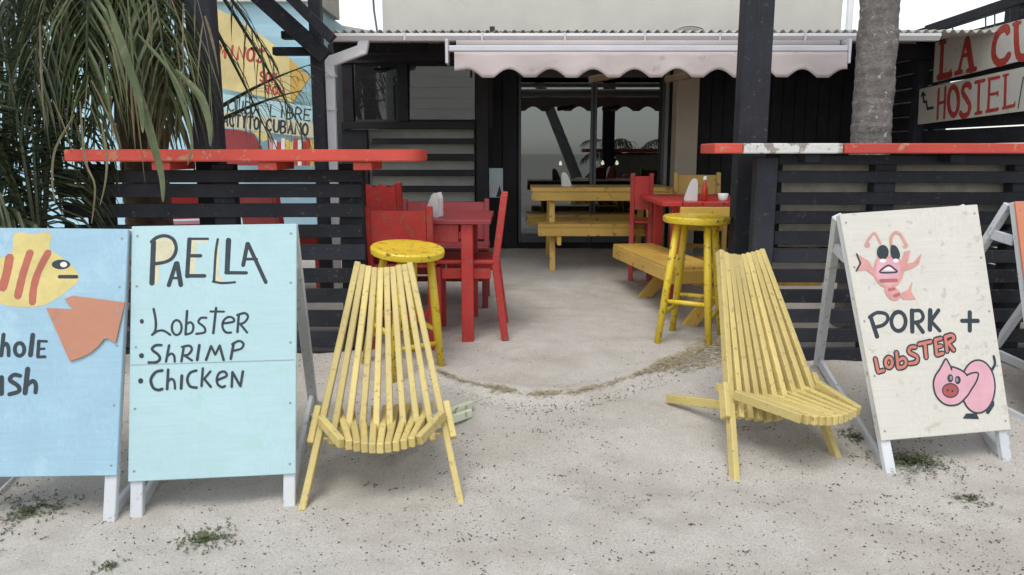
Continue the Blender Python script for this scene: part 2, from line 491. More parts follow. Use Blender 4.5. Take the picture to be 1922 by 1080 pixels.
for l, r in ((665, 745), (768, 892)):
    win = wrect('window', l, 119.5, r, 124, YW, .06, M['black_in'], house)
    t = 125
    while t < 222:
        p, q = P2(l + 1, t, YW + .03), P2(r - 1, min(t + 19.6, 227), YW + .03)
        d = -.003
        bm_ = MB().add([(p.x, YW + .03 + d, p.z), (q.x, YW + .03 + d, p.z), (q.x, YW + .03 - d, q.z), (p.x, YW + .03 - d, q.z)], [(0, 1, 2, 3)])
        build('louvre_pane', bm_, M['louvre'], win)
        t += 20
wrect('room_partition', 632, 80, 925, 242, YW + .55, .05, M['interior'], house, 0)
# doors wall, Y = YD
dz0 = gz(.8, YD, False) - .03
def wrz(name, l, r, z0, z1, Y, dep, mat, par, bevel=.003):
    a, b = P2(l, 285, Y).x, P2(r, 285, Y).x
    return build(name, MB().box(((a + b) / 2, Y + dep / 2, (z0 + z1) / 2), (b - a, dep, z1 - z0)), mat, par, bevel=bevel)
dtop = 2.33
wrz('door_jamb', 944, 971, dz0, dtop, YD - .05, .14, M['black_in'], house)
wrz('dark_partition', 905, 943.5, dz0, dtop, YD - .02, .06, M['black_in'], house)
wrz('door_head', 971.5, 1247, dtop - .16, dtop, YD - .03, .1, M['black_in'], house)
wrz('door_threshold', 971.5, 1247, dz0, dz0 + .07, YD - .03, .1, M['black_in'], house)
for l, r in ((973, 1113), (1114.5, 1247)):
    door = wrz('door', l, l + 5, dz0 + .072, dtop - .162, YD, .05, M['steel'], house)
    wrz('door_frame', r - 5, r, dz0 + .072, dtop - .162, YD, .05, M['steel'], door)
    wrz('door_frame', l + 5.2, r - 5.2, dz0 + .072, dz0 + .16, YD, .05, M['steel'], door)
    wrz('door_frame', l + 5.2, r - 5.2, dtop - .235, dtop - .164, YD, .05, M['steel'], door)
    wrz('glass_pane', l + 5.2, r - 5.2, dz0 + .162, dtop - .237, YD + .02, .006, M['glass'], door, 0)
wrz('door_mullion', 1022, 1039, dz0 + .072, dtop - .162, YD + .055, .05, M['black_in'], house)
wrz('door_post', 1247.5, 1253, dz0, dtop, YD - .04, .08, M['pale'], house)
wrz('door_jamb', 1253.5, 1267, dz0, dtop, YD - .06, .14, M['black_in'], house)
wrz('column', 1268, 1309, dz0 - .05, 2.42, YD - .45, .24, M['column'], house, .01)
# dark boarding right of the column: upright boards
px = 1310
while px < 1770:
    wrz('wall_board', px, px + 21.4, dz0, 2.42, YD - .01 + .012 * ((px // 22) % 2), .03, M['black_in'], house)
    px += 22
# room behind the glass
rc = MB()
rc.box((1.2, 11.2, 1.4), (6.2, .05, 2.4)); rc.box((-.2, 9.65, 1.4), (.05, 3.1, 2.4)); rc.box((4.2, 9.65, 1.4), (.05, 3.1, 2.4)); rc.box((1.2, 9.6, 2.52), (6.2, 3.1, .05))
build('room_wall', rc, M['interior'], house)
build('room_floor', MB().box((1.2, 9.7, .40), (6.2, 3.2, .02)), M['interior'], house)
# poster on the dark partition
ps = wrz('poster', 918, 944, P2(930, 371, YD - .04).z, P2(930, 316, YD - .04).z, YD - .035, .008, M['poster'], None, 0)
tag(ps, 'small pale blue and white poster on dark timber beside the glass doors', 'poster')
pz = P2(930, 345, YD - .04).z
for k in range(6):
    x = P2(920.5 + 4 * k, 345, YD - .04).x
    build('fence_mark', MB().box((x, YD - .0358, pz - .05), (.012, .001, .10)), M['white'], ps)
fm = MB().add([P2(931, 370, YD - .0375), P2(943, 370, YD - .0375), P2(938, 348, YD - .0375)], [(0, 1, 2)])
build('figure_mark', fm, M['ink'], ps)

# lit bulbs in the room
for i, (bx, bz, by, lb) in enumerate(((1052, 308, 10.2, 'left of the three lit bulbs glowing behind the glass doors'), (1131, 307, 10.4, 'middle of the three lit bulbs glowing behind the glass doors'), (1158, 307, 10.4, 'right of the three lit bulbs glowing behind the glass doors'))):
    p = P2(bx, bz, by)
    lt = thing('pendant_lamp', (p.x, p.y, p.z), lb, 'lamp', 'pendant lamps inside the room')
    build('bulb', MB().lathe((p.x, p.y, p.z), [(.006, -.02), (.018, -.012), (.021, 0), (.017, .014), (.008, .036)], 12), M['bulb'], lt, smooth=True)
    build('cord', MB().tube([(p.x, p.y, p.z + .036), (p.x, p.y, 2.49)], .005, 6), M['steel'], lt)

# awning
YA = 5.72
aw = thing('awning', P2(1220, 110, YA), 'retracted awning with faded pink scalloped valance under the gutter', 'awning')
ax0, ax1 = P2(842, 92, YA).x, P2(1590, 92, YA).x
zt, zb = P2(1200, 86, YA).z, P2(1200, 98, YA).z
build('front_bar', MB().box(((ax0 + ax1) / 2, YA, (zt + zb) / 2), (ax1 - ax0, .05, zt - zb)), M['cassette'], aw, bevel=.008)
build('fabric_roll', MB().tube([(ax0 + .05, YA + .09, zt + .014), (ax1 - .03, YA + .09, zt + .014)], .036, 14), M['canvas'], aw, smooth=True)
for xx in (ax0 - .012, ax1 + .012):
    build('bracket', MB().box((xx, YA + .05, zt - .04), (.022, .15, .17)), M['cassette'], aw, bevel=.004)
# folded arms
for a, b in ((1105, 1158), (1248, 1303)):
    p, q = P2(a, 150, YA + .25), P2(b, 141, YA + .28)
    build('folding_arm', MB().bar(p, q, .04, .05), M['fibre'], aw, bevel=.01)
vx0, vx1 = P2(853, 110, YA).x, P2(1588, 110, YA).x
zl, zh = P2(1200, 146.5, YA).z, P2(1200, 131, YA).z
vm = MB(); n = 380; per = P2(1037, 285, YA).x - P2(960, 285, YA).x; ph = P2(917, 285, YA).x
rows = 7
for i in range(n + 1):
    x = lerp(vx0, vx1, i / n)
    t = ((x - ph) / per) % 1.0
    hump = max(0, math.cos((t - .5) * 2 * math.pi) * .62 + .38)
    zbot = lerp(zl, zh, hump ** .8)
    if x < ph - per * .55: zbot = lerp(zbot, zh - .005, .75)
    zbot += .004 * noise.noise(V((x * 3, 0, 0)))
    for j in range(rows):
        u = j / (rows - 1)
        z = lerp(zb - .001, zbot, u)
        y = YA - .018 + u * (.012 * noise.noise(V((x * 5, u * 1.5, 1))) + .010 * math.sin(x * 9.3)) - .01 * u
        vm.v.append(V((x, y, z)))
for i in range(n):
    for j in range(rows - 1):
        a = i * rows + j; vm.f.append((a, a + rows, a + rows + 1, a + 1))
vo = build('valance', vm, M['canvas'], aw, smooth=True)
sd = vo.modifiers.new('thickness', 'SOLIDIFY'); sd.thickness = .003

# ============================================================ right slatted wall and painted boards on it
XR = 3.6
rw = thing('slatted_wall', (XR, 6.2, .3), 'dark slatted timber wall carrying the hostel boards, light showing between slats', 'wall')
ztop = P2(1700, 80, 7.2).z
zz = .28; k = 0
while zz < ztop - .05:
    build('slat', MB().box((XR + .05 + random.uniform(-.004, .004), 6.0, zz + .05), (.025, 3.86, .118 if k % 4 else .108)), M['black'], rw, bevel=.003)
    zz += .128; k += 1
for yy in (4.15, 5.5, 6.9, 7.9):
    build('post', MB().box((XR + .11, yy, (ztop + .2) / 2), (.09, .09, ztop - .2)), M['black'], rw, bevel=.004)
yl = atX(1728, 200, XR - .02).y
build('corner_post', MB().box((XR - .01, yl + .06, (ztop + .25) / 2), (.09, .10, ztop - .2)), M['black'], rw, bevel=.004)
a, b = atX(1742, 57, XR + .02), atX(1935, -6, XR + .02)
build('top_rail', MB().bar(a, b + (b - a) * .3, .07, .075), M['black'], rw, bevel=.005)
for px, p0, p1 in ((1772, 50, 78), (1788, 48, 70), (1850, 28, 55), (1867, 22, 50), (1897, 14, 44)):
    build('hanger', MB().tube([atX(px, p0, XR), atX(px, p1 + 4, XR)], .006, 6), M['steel'], rw)
pp = atX(1905, 20, XR + .02)
build('rail_post', MB().box((XR + .03, pp.y, pp.z - .02), (.07, .16, .20)), M['black'], rw, bevel=.004)

# ---- stroke lettering on any plane
class Board:
    """a plane in the scene; strokes traced as points are laid on it as thin coats of paint"""
    def __init__(s, p0, n, ox, oy, sc):
        s.p0, s.n, s.ox, s.oy, s.sc, s.k = p0, n.normalized(), ox, oy, sc, 0
        if s.n.dot(CAM - p0) < 0: s.n = -s.n
    def pt(s, x, y):
        return atplane(s.ox + x / s.sc, s.oy + y / s.sc, s.p0, s.n)
    def lift(s):
        s.k += 1
        return s.n * (.0005 + .00003 * s.k)
def smooth_line(pts, closed=False):
    if len(pts) < 3: return [V(p) for p in pts]
    P = [V(p) for p in pts]; out = []
    n = len(P)
    for i in range(n if closed else n - 1):
        p0 = P[(i - 1) % n] if closed or i > 0 else P[i]
        p1, p2 = P[i], P[(i + 1) % n]
        p3 = P[(i + 2) % n] if closed or i + 2 < n else P[(i + 1) % n]
        for k in range(6):
            t = k / 6
            out.append(.5 * ((2 * p1) + (-p0 + p2) * t + (2 * p0 - 5 * p1 + 4 * p2 - p3) * t * t + (-p0 + 3 * p1 - 3 * p2 + p3) * t ** 3))
    if not closed: out.append(P[-1])
    return out
def stroke(mb, bd, pts, w, curve=True, closed=False):
    """ribbon with round ends, slightly uneven like a brush"""
    off = bd.lift()
    P = [bd.pt(x, y) for x, y in pts]
    sc = (bd.pt(pts[0][0] + 10, pts[0][1]) - bd.pt(*pts[0])).length / 10
    hw = w * sc * .58
    if curve: P = smooth_line(P, closed)
    if closed: P = P + [P[0]]
    n = len(P); o = len(mb.v)
    if not closed:   # round caps
        d0 = (P[0] - P[1]).normalized(); d1 = (P[-1] - P[-2]).normalized()
        P = [P[0] + d0 * hw * .75] + P + [P[-1] + d1 * hw * .75]; n += 2
    for i, p in enumerate(P):
        if closed: d = P[(i + 1) % (n - 1)] - P[(i - 1) % (n - 1)]
        else: d = P[min(i + 1, n - 1)] - P[max(i - 1, 0)]
        if d.length < 1e-9: d = V((1, 0, 0))
        side = bd.n.cross(d.normalized())
        h = hw * (.5 if (not closed and i in (0, n - 1)) else 1) * (1 + .10 * noise.noise(V((p.x * 60, p.z * 60, bd.k))))
        mb.v += [p + side * h + off, p - side * h + off]
    mb.f += [(o + 2 * i, o + 2 * i + 1, o + 2 * i + 3, o + 2 * i + 2) for i in range(n - 1)]
def fill(mb, bd, pts, curve=True):
    off = bd.lift()
    P = [bd.pt(x, y) for x, y in pts]
    if curve: P = smooth_line(P, True)
    mb.add([p + off for p in P], [tuple(range(len(P)))])
def ell(cx, cy, rx, ry, n=14):
    return [(cx + rx * math.cos(2 * math.pi * k / n), cy + ry * math.sin(2 * math.pi * k / n)) for k in range(n)]
def strokes(name, bd, mat, par, items, **kw):
    mb = MB(); o = None
    for it in items:
        if it[0] == '|':
            o = build(name, mb, mat, par); mb = MB(); continue
        if it[0] == 'f': fill(mb, bd, it[1], it[2] if len(it) > 2 else True)
        elif it[0] == 'c': stroke(mb, bd, it[1], it[2], True, True)
        elif it[0] == 'l': stroke(mb, bd, it[1], it[2], False)
        else: stroke(mb, bd, it[1], it[2], True)
    return build(name, mb, mat, par)
# compact single-stroke capitals for the far boards: unit box, y down
FONT = {
 'A': [[(0, 1), (.5, 0), (1, 1)], [(.2, .65), (.8, .65)]], 'B': [[(0, 0), (0, 1), (.75, .95), (.9, .75), (.7, .52), (0, .5)], [(0, 0), (.65, .05), (.8, .25), (.6, .48)]],
 'C': [[(.95, .15), (.6, 0), (.15, .2), (0, .5), (.15, .82), (.6, 1), (.95, .85)]], 'E': [[(1, 0), (0, 0), (0, 1), (1, 1)], [(0, .5), (.8, .5)]],
 'I': [[(.5, 0), (.5, 1)]], 'L': [[(0, 0), (0, 1), (.9, 1)]], 'M': [[(0, 1), (.12, 0), (.5, .7), (.88, 0), (1, 1)]], 'N': [[(0, 1), (0, 0), (1, 1), (1, 0)]],
 'O': [[(.5, 0), (.1, .2), (0, .5), (.12, .85), (.5, 1), (.88, .85), (1, .5), (.9, .2), (.5, 0)]], 'P': [[(0, 1), (0, 0), (.7, .03), (.95, .25), (.7, .5), (0, .52)]],
 'R': [[(0, 1), (0, 0), (.7, .03), (.9, .25), (.65, .48), (0, .5)], [(.4, .5), (1, 1)]], 'S': [[(.95, .1), (.5, 0), (.08, .2), (.3, .45), (.8, .6), (.92, .85), (.5, 1), (.02, .9)]],
 'T': [[(0, 0), (1, 0)], [(.5, 0), (.5, 1)]], 'U': [[(0, 0), (.03, .75), (.3, 1), (.7, 1), (.97, .75), (1, 0)]]}
def word(mb, bd, text, a, b, h, w, slant=0):
    ax, ay = a; bx, by = b; n = len(text); adv = 1.0 / n
    for i, ch in enumerate(text):
        if ch == ' ': continue
        for line in FONT[ch]:
            pts = []
            for (u, v) in line:
                t = (i + .12 + u * .7) * adv
                pts.append((lerp(ax, bx, t) + slant * (1 - v), lerp(ay, by, t) - h * (1 - v)))
            stroke(mb, bd, pts, w, ch in 'BCOPRSU')

def board_from(name, pts, mat, par, bd, thick=.012, bevel=0):
    """flat board cut to the outline, standing on its plane and as thick as it is"""
    P = [bd.pt(x, y) for x, y in pts]
    return build(name, MB().prism(P, -bd.n * thick), mat, par, bevel=bevel)

bd = Board(V((XR - .03, 6, 2)), V((-1, 0, 0)), 1660, 0, 3.725)
lacu = thing('hostel_board', bd.pt(340, 578), 'white board with big red letters LA CU high on dark wall', 'sign', 'boards on the slatted wall')
board_from('board', [(355, 300), (340, 578), (1250, 352), (1250, 58)], M['signwhite'], lacu, bd, .018)
strokes('lettering', bd, M['redink'], lacu, [
    ('l', [(406, 305), (394, 540)], 22), ('l', [(375, 543), (465, 522)], 22), ('l', [(388, 305), (430, 295)], 12), ('l', [(462, 520), (464, 490)], 10),
    ('l', [(572, 275), (520, 505)], 17), ('l', [(580, 275), (612, 488)], 30), ('l', [(545, 392), (600, 380)], 13), ('l', [(495, 514), (542, 502)], 16), ('l', [(580, 497), (640, 482)], 17),
    ('|',), ('s', [(866, 225), (850, 198), (805, 222), (770, 300), (765, 390), (795, 438), (838, 430), (872, 385)], 30), ('l', [(850, 190), (868, 235)], 12),
    ('s', [(922, 168), (924, 300), (935, 385), (965, 405), (1010, 380), (1022, 300), (1012, 140)], 30), ('l', [(900, 172), (952, 158)], 14)])
bd = Board(V((XR - .06, 6, 2)), V((-1, 0, 0)), 1660, 0, 3.725)
hos = thing('hostel_board', bd.pt(232, 872), 'white board reading HOSTEL in red with small black arrow, below the other board', 'sign', 'boards on the slatted wall')
board_from('board', [(245, 625), (232, 872), (1250, 742), (1250, 410)], M['signwhite'], hos, bd, .018)
strokes('arrow', bd, M['ink'], hos, [('l', [(268, 652), (276, 715)], 9), ('l', [(276, 715), (294, 711)], 9), ('l', [(294, 711), (300, 762)], 9), ('l', [(300, 762), (342, 754)], 9),
    ('l', [(258, 674), (268, 648)], 8), ('l', [(268, 648), (286, 668)], 8)])
strokes('slash_mark', bd, M['ink'], hos, [('l', [(972, 540), (935, 757)], 7)])
strokes('lettering', bd, M['redink'], hos, [
    ('l', [(381, 625), (371, 832)], 13), ('l', [(428, 610), (418, 826)], 13), ('l', [(376, 726), (422, 712)], 10),
    ('c', ell(483, 708, 35, 98), 20), ('s', [(602, 612), (590, 592), (560, 600), (548, 645), (575, 695), (597, 740), (585, 795), (550, 812), (530, 790)], 20),
    ('l', [(662, 572), (656, 790)], 16), ('l', [(635, 578), (702, 562)], 12), ('l', [(636, 796), (680, 786)], 12),
    ('l', [(736, 555), (726, 775)], 15), ('l', [(728, 556), (806, 540)], 12), ('l', [(732, 664), (794, 652)], 11), ('l', [(712, 780), (795, 764)], 13), ('l', [(793, 640), (795, 672)], 8),
    ('l', [(848, 528), (842, 752)], 16), ('l', [(828, 758), (910, 738)], 13), ('l', [(830, 530), (868, 522)], 9), ('l', [(908, 738), (914, 715)], 9)])

# ============================================================ bars at the front: fences, counters, posts
def slat_fence(name, label, Y, x0, x1, rows, posts, zbase):
    t = thing(name, ((x0 + x1) / 2, Y, zbase), label, 'fence')
    for (a, b) in rows:
        za, zb = atY(961, a, Y).z, atY(961, b, Y).z
        j = random.uniform(-.004, .004)
        build('slat', MB().bar((x0 + random.uniform(-.01, .01), Y + j, (za + zb) / 2 + random.uniform(-.004, .004)), (x1 + random.uniform(-.008, .008), Y + j, (za + zb) / 2 + random.uniform(-.004, .004)), .024, za - zb), M['black'], t, bevel=.003)
    for (l, r, dy, ztop_) in posts:
        build('post', MB().box(((l + r) / 2, Y + dy, (ztop_ + zbase - .1) / 2), (r - l, .085, ztop_ - zbase + .1)), M['black'], t, bevel=.005)
    return t
YL = 4.42
lx0, lx1 = atY(120, 400, YL).x, atY(683, 400, YL).x
rowsL = [(320, 343.5), (344.5, 370), (382, 408), (421, 445), (459, 488), (504, 531), (543, 569), (582, 613), (622, 652), (659, 682)]
xx = lambda px, Y: atY(px, 400, Y).x
slat_fence('slat_fence', 'dark horizontal slat fence behind the blue menu boards', YL, lx0, lx1, rowsL,
           [(xx(636, YL), xx(682, YL), .062, 1.29), (xx(160, YL), xx(203, YL), .062, 1.29), (xx(400, YL), xx(440, YL), .062, 1.29)], .14)
YR = 4.30
rx0_, rx1_ = atY(1452, 400, YR).x, 3.45
rowsR = [(291, 309), (322, 344), (360, 383), (397, 421), (433, 458), (470, 494), (506, 531), (543, 568), (580, 605), (617, 642), (654, 690)]
slat_fence('slat_fence', 'dark horizontal slat fence behind the ivory pork and lobster board', YR, rx0_, rx1_, rowsR,
           [(xx(1412, YR), xx(1451, YR), .0, 1.33), (xx(1640, YR), xx(1680, YR), .062, 1.33), (xx(1900, YR), xx(1945, YR), .062, 1.33)], .12)
fr_ = bpy.data.objects['slat_fence.001']
xm0, xm1 = xx(1480, YR), 3.4
build('backing_mat', MB().box(((xm0 + xm1) / 2, YR + .13, 1.07), (xm1 - xm0, .012, .50)), M['mat'], fr_)
# counters
def counter_left():
    Yf, Yb = 4.16, 4.62
    zt, zb = 1.372, 1.308
    t = thing('bar_counter', (xx(460, 4.4), 4.4, zb), 'red plank bar counter with rounded end on dark fence under the palm', 'counter')
    a, b = xx(130, Yf), xx(790, Yf)
    for k, (y0, y1) in enumerate(((Yf, Yf + .225), (Yf + .229, Yb))):
        pts = [(a + .02 * k, y0, zb), (a + .02 * k, y1, zb)]
        rr = .10
        if k == 0:
            pts += [(b, y1, zb)] + [(b - rr + rr * math.cos(R(-q)), y0 + rr + rr * math.sin(R(-q)), zb) for q in range(0, 91, 15)]
        else:
            pts += [(b - rr + rr * math.cos(R(q)), y1 - rr + rr * math.sin(R(q)), zb) for q in range(90, -1, -15)] + [(b, y0, zb)]
        build('plank', MB().prism(pts, (0, 0, zt - zb)), M['red_top'], t, bevel=.006, seg=2)
    for px in (325, 518, 690):
        build('bracket', MB().box((xx(px, 4.3), 4.36, zb - .024), (.10, .34, .044)), M['red_top'], t, bevel=.004)
def counter_right():
    Yf, Yb = 4.08, 4.5
    zt, zb = 1.403, 1.350
    t = thing('bar_counter', (xx(1650, 4.3), 4.3, zb), 'red bar counter with a worn white section beside the palm trunk', 'counter')
    cuts = [(1336, 1389, 'red_top'), (1390, 1575, 'white_worn'), (1576, 1990, 'red_top')]
    for l, r, m in cuts:
        a, b = xx(l, Yf), xx(r, Yf)
        q = build('plank', MB().box(((a + b) / 2, (Yf + Yb - .19) / 2, (zt + zb) / 2), (b - a - .003, Yb - .19 - Yf, zt - zb)), M[m], t, bevel=.005)
        if m == 'white_worn': q['label'] = 'worn white painted section'
    a, b = xx(1345, Yf), xx(1990, Yf)
    build('plank', MB().box(((a + b) / 2, Yb - .09, (zt + zb) / 2), (b - a, .17, zt - zb)), M['red_top'], t, bevel=.005)
    for px in (1500, 1760):
        build('bracket', MB().box((xx(px, 4.3), 4.21, zb - .024), (.08, .12, .044)), M['black'], t, bevel=.004)
counter_left(); counter_right()
def tall_post(px0, px1, Y, label, ztop=3.2, dx=0):
    l, r = xx(px0, Y), xx(px1, Y)
    b = gz((l + r) / 2, Y) - .05
    o = build('timber_post', MB().bar(((l + r) / 2, Y, b), ((l + r) / 2 + dx, Y, ztop), r - l, .12, (0, 1, 0)), M['black'], bevel=.006)
    tag(o, label, 'post')
tall_post(1374, 1427, 4.62, 'tall square dark blue-black post rising behind the white counter section')
tall_post(380, 426, 4.72, 'tall dark post rising behind the left red counter beside the palm')

# ---- pergola frame left
YP = 5.7
pg = thing('pergola_frame', (xx(608, YP), YP, gz(-1.4, YP)), 'dark timber pergola post with beams and diagonal braces above the left bar', 'pergola')
def pbar(name, a, b, w, h, Y=YP, Y2=None):
    build(name, MB().bar(atY(*a, Y), atY(*b, Y2 or Y), w, h, (0, 1, 0)), M['black'], pg, bevel=.004)
pb = atY(608, 400, YP)
build('post', MB().box((pb.x, YP, 1.75), (.085, .085, 3.1)), M['black'], pg, bevel=.005)
pbar('beam', (514, 97), (596, 97), .055, .08)
pbar('beam', (530, 67), (580, 67), .055, .08, YP + .2)
pbar('beam', (300, -25), (598, -25), .08, .08)
pbar('brace', (470, -20), (612, 108), .11, .06, YP - .08)
pbar('brace', (520, -30), (625, 75), .07, .06, YP - .16)
pbar('beam', (621, 92), (800, 92), .08, .08, YP + .5, YP + 1.2)

# ============================================================ left: blue clapboard house and painted arrow boards
YB = 8.8
bh = thing('clapboard_house', (-5, 9.6, .4), 'light blue clapboard house behind the palm fronds', 'house')
bx0, bx1 = -10.0, xx(604, YB)
z = .4; k = 0
while z < 2.95:
    tl = R(4)
    build('siding_board', MB().box(((bx0 + bx1) / 2, YB + random.uniform(-.002, .002), z + .058), (bx1 - bx0, .018, .121), Matrix.Rotation(tl, 3, 'X')), M['blue_board'], bh)
    z += .116; k += 1
build('wall', MB().box(((bx0 + bx1) / 2, YB + 1.0, 1.65), (bx1 - bx0 - .02, 1.9, 2.6)), M['blue_board'], bh)
build('corner_board', MB().box((bx1 - .03, YB - .025, 1.7), (.08, .03, 2.6)), M['blue_board'], bh)
build('gable_panel', MB().box(((bx0 + bx1) / 2, YB + .5, 3.5), (bx1 - bx0 + .1, 1.2, 1.1)), M['wall'], bh)
nh = thing('neighbour_house', (-4, 15, .4), 'grey sloping roof of a distant house behind the gutter', 'house')
na, nb = atY(540, 0, 14), atY(700, 60, 14)
build('wall', MB().box(((na.x + nb.x) / 2 - 1, 15.2, 1.9), (nb.x - na.x + 1.5, 2, 3.2)), M['wall'], nh)
build('roof', MB().prism([(na.x - 1.5, 13.9, na.z), (nb.x, 13.9, nb.z), (nb.x, 13.9, nb.z - .12), (na.x - 1.5, 13.9, na.z - .15)], (0, 2.4, 0)), M['roofgrey'], nh)

bd = Board(V((-3, 8.45, 2)), V((0, -1, 0)), 380, 0, 3.6)
ar = thing('arrow_board', bd.pt(300, 600), 'large cream arrow board with orange tip and red words behind palm', 'sign')
board_from('board', [(-60, -20), (200, 110), (420, 255), (588, 395), (600, 700), (480, 668), (130, 600), (-60, 560)], M['arrowyellow'], ar, bd, .02)
board_from('arrow_tip', [(590, 398), (726, 525), (602, 702)], M['varnish'], ar, bd, .02)
for w_ in (('MINOS', (100, 385), (420, 425), 85, 16, 10), ('SON', (385, 548), (505, 562), 62, 13), ('TOM', (425, 630), (560, 645), 52, 12)):
    mb = MB(); word(mb, bd, *w_); build('lettering', mb, M['redink'], ar)
bd = Board(V((-3, 8.40, 2)), V((0, -1, 0)), 380, 0, 3.6)
cu = thing('painted_board', bd.pt(400, 800), 'pale teal board reading CUBA LIBRE in black behind palm', 'sign')
board_from('board', [(60, 625), (420, 675), (745, 722), (742, 835), (430, 792), (60, 745)], M['signblue'], cu, bd, .018)
for w_ in (('CUBA', (165, 748), (395, 777), 76, 9, 6), ('LIBRE', (450, 784), (735, 820), 76, 9, 6)):
    mb = MB(); word(mb, bd, *w_); build('lettering', mb, M['ink'], cu)
bd = Board(V((-3, 8.35, 2)), V((0, -1, 0)), 380, 0, 3.6)
pc = thing('painted_board', bd.pt(400, 890), 'cream board reading CUBANO in black, lowest of the boards behind palm', 'sign')
board_from('board', [(60, 735), (430, 792), (778, 836), (778, 936), (430, 896), (60, 850)], M['cream'], pc, bd, .018)
for w_ in (('PACTITO', (95, 842), (385, 877), 78, 12, 4), ('CUBANO', (425, 882), (718, 918), 78, 12, 4)):
    mb = MB(); word(mb, bd, *w_); build('lettering', mb, M['ink'], pc)
bd = Board(V((-3, 8.3, 2)), V((0, -1, 0)), 380, 0, 3.6)
for pts, mt, lb in (([(60, 862), (250, 880), (345, 905), (400, 1000), (400, 1120), (60, 1120)], 'dkred', 'red board standing below the cream board behind palm'),
                    ([(335, 890), (438, 898), (442, 945), (412, 960)], 'yfish', 'small yellow pennant board beside the red board')):
    o = board_from('painted_board', pts, M[mt], None, bd, .02); tag(o, lb, 'sign')
# striped panel of coloured pickets
pk = thing('picket_panel', bd.pt(600, 1000), 'row of short red, white and yellow pickets below the cream board', 'fence')
cols = ['salmon', 'white', 'redink', 'white', 'varnish', 'yfish', 'redink', 'white', 'red', 'redink', 'varnish', 'red']
for i, m in enumerate(cols):
    x = 448 + i * 28
    board_from('picket', [(x, 935 + 12 * (i % 3)), (x + 25, 935 + 12 * (i % 3)), (x + 25, 1120), (x, 1120)], M[m], pk, bd, .02)

# ============================================================ furniture
def red_chair(name, label, mat, W=.40, group='red chairs', wave=0.0, Ht=.86):
    t = thing(name, (0, 0, 0), label, 'chair', group)
    D, S = .40, .44
    B = lambda n, mb, bv=.004: build(n, mb, mat, t, local=True, bevel=bv)
    for sx in (-1, 1):
        B('leg', MB().box((sx * (W / 2 - .022), -D / 2 + .022, (S - .02) / 2 - .02), (.042, .042, S + .02)))
        # rear leg and back post in one bent board
        pts = [(D / 2 - .045 + .06, -.04), (D / 2 + .06, -.04), (D / 2, S), (D / 2 + .055, Ht), (D / 2 + .012, Ht), (D / 2 - .045, S)]
        x = sx * (W / 2 - .02)
        B('leg', MB().prism([(x - .019, y, z) for y, z in pts], (.038, 0, 0)))
        B('side_rail', MB().box((x, 0, S - .06), (.026, D - .1, .065)))
    B('seat', MB().box((0, -.012, S + .012), (W + .01, D - .03, .024)), .006)
    B('front_rail', MB().box((0, -D / 2 + .022, S - .06), (W - .086, .026, .065)))
    B('stretcher', MB().box((0, D / 2 + .02, .17), (W - .08, .022, .04)))
    # backrest board with wavy top
    n = 16; top = []
    for i in range(n + 1):
        u = i / n; top.append((lerp(-W / 2 + .04, W / 2 - .04, u), Ht - .025 + wave * math.cos(u * 6 * math.pi)))
    lo = Ht - .30
    ybk = lambda z: D / 2 - .018 + .052 * (z - S) / (Ht - S)
    poly = [(x, ybk(z), z) for x, z in top] + [(W / 2 - .04, ybk(lo), lo), (-W / 2 + .04, ybk(lo), lo)]
    B('backrest', MB().prism(poly, (0, .02, 0)), 0)
    return t
def place(o, x, y, rz, label=None, z=None, rx=0, ry=0):
    o.location = (x, y, gz(x, y, False) + .02 if z is None else z); o.rotation_euler = (rx, ry, R(rz))
    if label: o['label'] = label
proto = red_chair('red_chair', 'x', M['red'], Ht=.81)
place(proto, -.66, 4.72, 180, 'bright red chair, back towards viewer, just behind the yellow stool')
def chair_at(x, y, rz, label, sx=1, mat=None):
    c = copy_tree(proto); place(c, x, y, rz, label)
    if sx != 1: c.scale = (sx, 1, 1)
    return c
c2 = red_chair('red_chair', 'red chair with wavy backrest top behind the nearer red chair', M['red'], wave=.012)
place(c2, -.96, 5.75, 175)
c3 = red_chair('red_chair', 'red chair seen from its side at right end of red table', M['red'])
place(c3, -.28, 4.86, -90)
c4 = red_chair('red_bench', 'dark red wide-backed seat on the far side of the red table', M['dkred'], .66, 'red chairs', 0, .78)
c4['category'] = 'bench'
place(c4, -.50, 5.62, 0, z=gz(-.5, 5.6, False) - .03)
c5 = red_chair('red_chair', 'tall narrow red chair standing behind the left end of the yellow bench', M['red'], .19)
place(c5, 1.10, 6.62, 172)
chair_at(-1.75, 5.9, 150, 'red chair half hidden behind slats of the left dark fence')
chair_at(-2.7, 6.4, 200, 'red chair behind the palm at far left of the bar')

def red_table():
    x0, x1, y0, y1, zt = -1.02, -.125, 4.56, 5.3, .962
    t = thing('red_table', ((x0 + x1) / 2, (y0 + y1) / 2, gz(-.5, 4.9)), 'worn red table with napkin holder behind the left yellow stool', 'table')
    n = 5; w = (y1 - y0) / n
    for k in range(n):
        build('plank', MB().box(((x0 + x1) / 2, y0 + w * (k + .5), zt - .013), (x1 - x0, w - .004, .026)), M['dkred'], t, bevel=.003)
    for lx in (x0 + .16, x1 - .145):
        for ly in (y0 + .07, y1 - .07):
            b = gz(lx, ly) - .02
            build('leg', MB().box((lx, ly, (b + zt - .027) / 2), (.072, .072, zt - .027 - b)), M['red'], t, bevel=.004)
    for ly in (y0 + .05, y1 - .05):
        build('apron', MB().box(((x0 + x1) / 2, ly + (.0 if ly > 5 else .02), zt - .085), (x1 - x0 - .39, .024, .11)), M['red'], t, bevel=.003)
red_table()

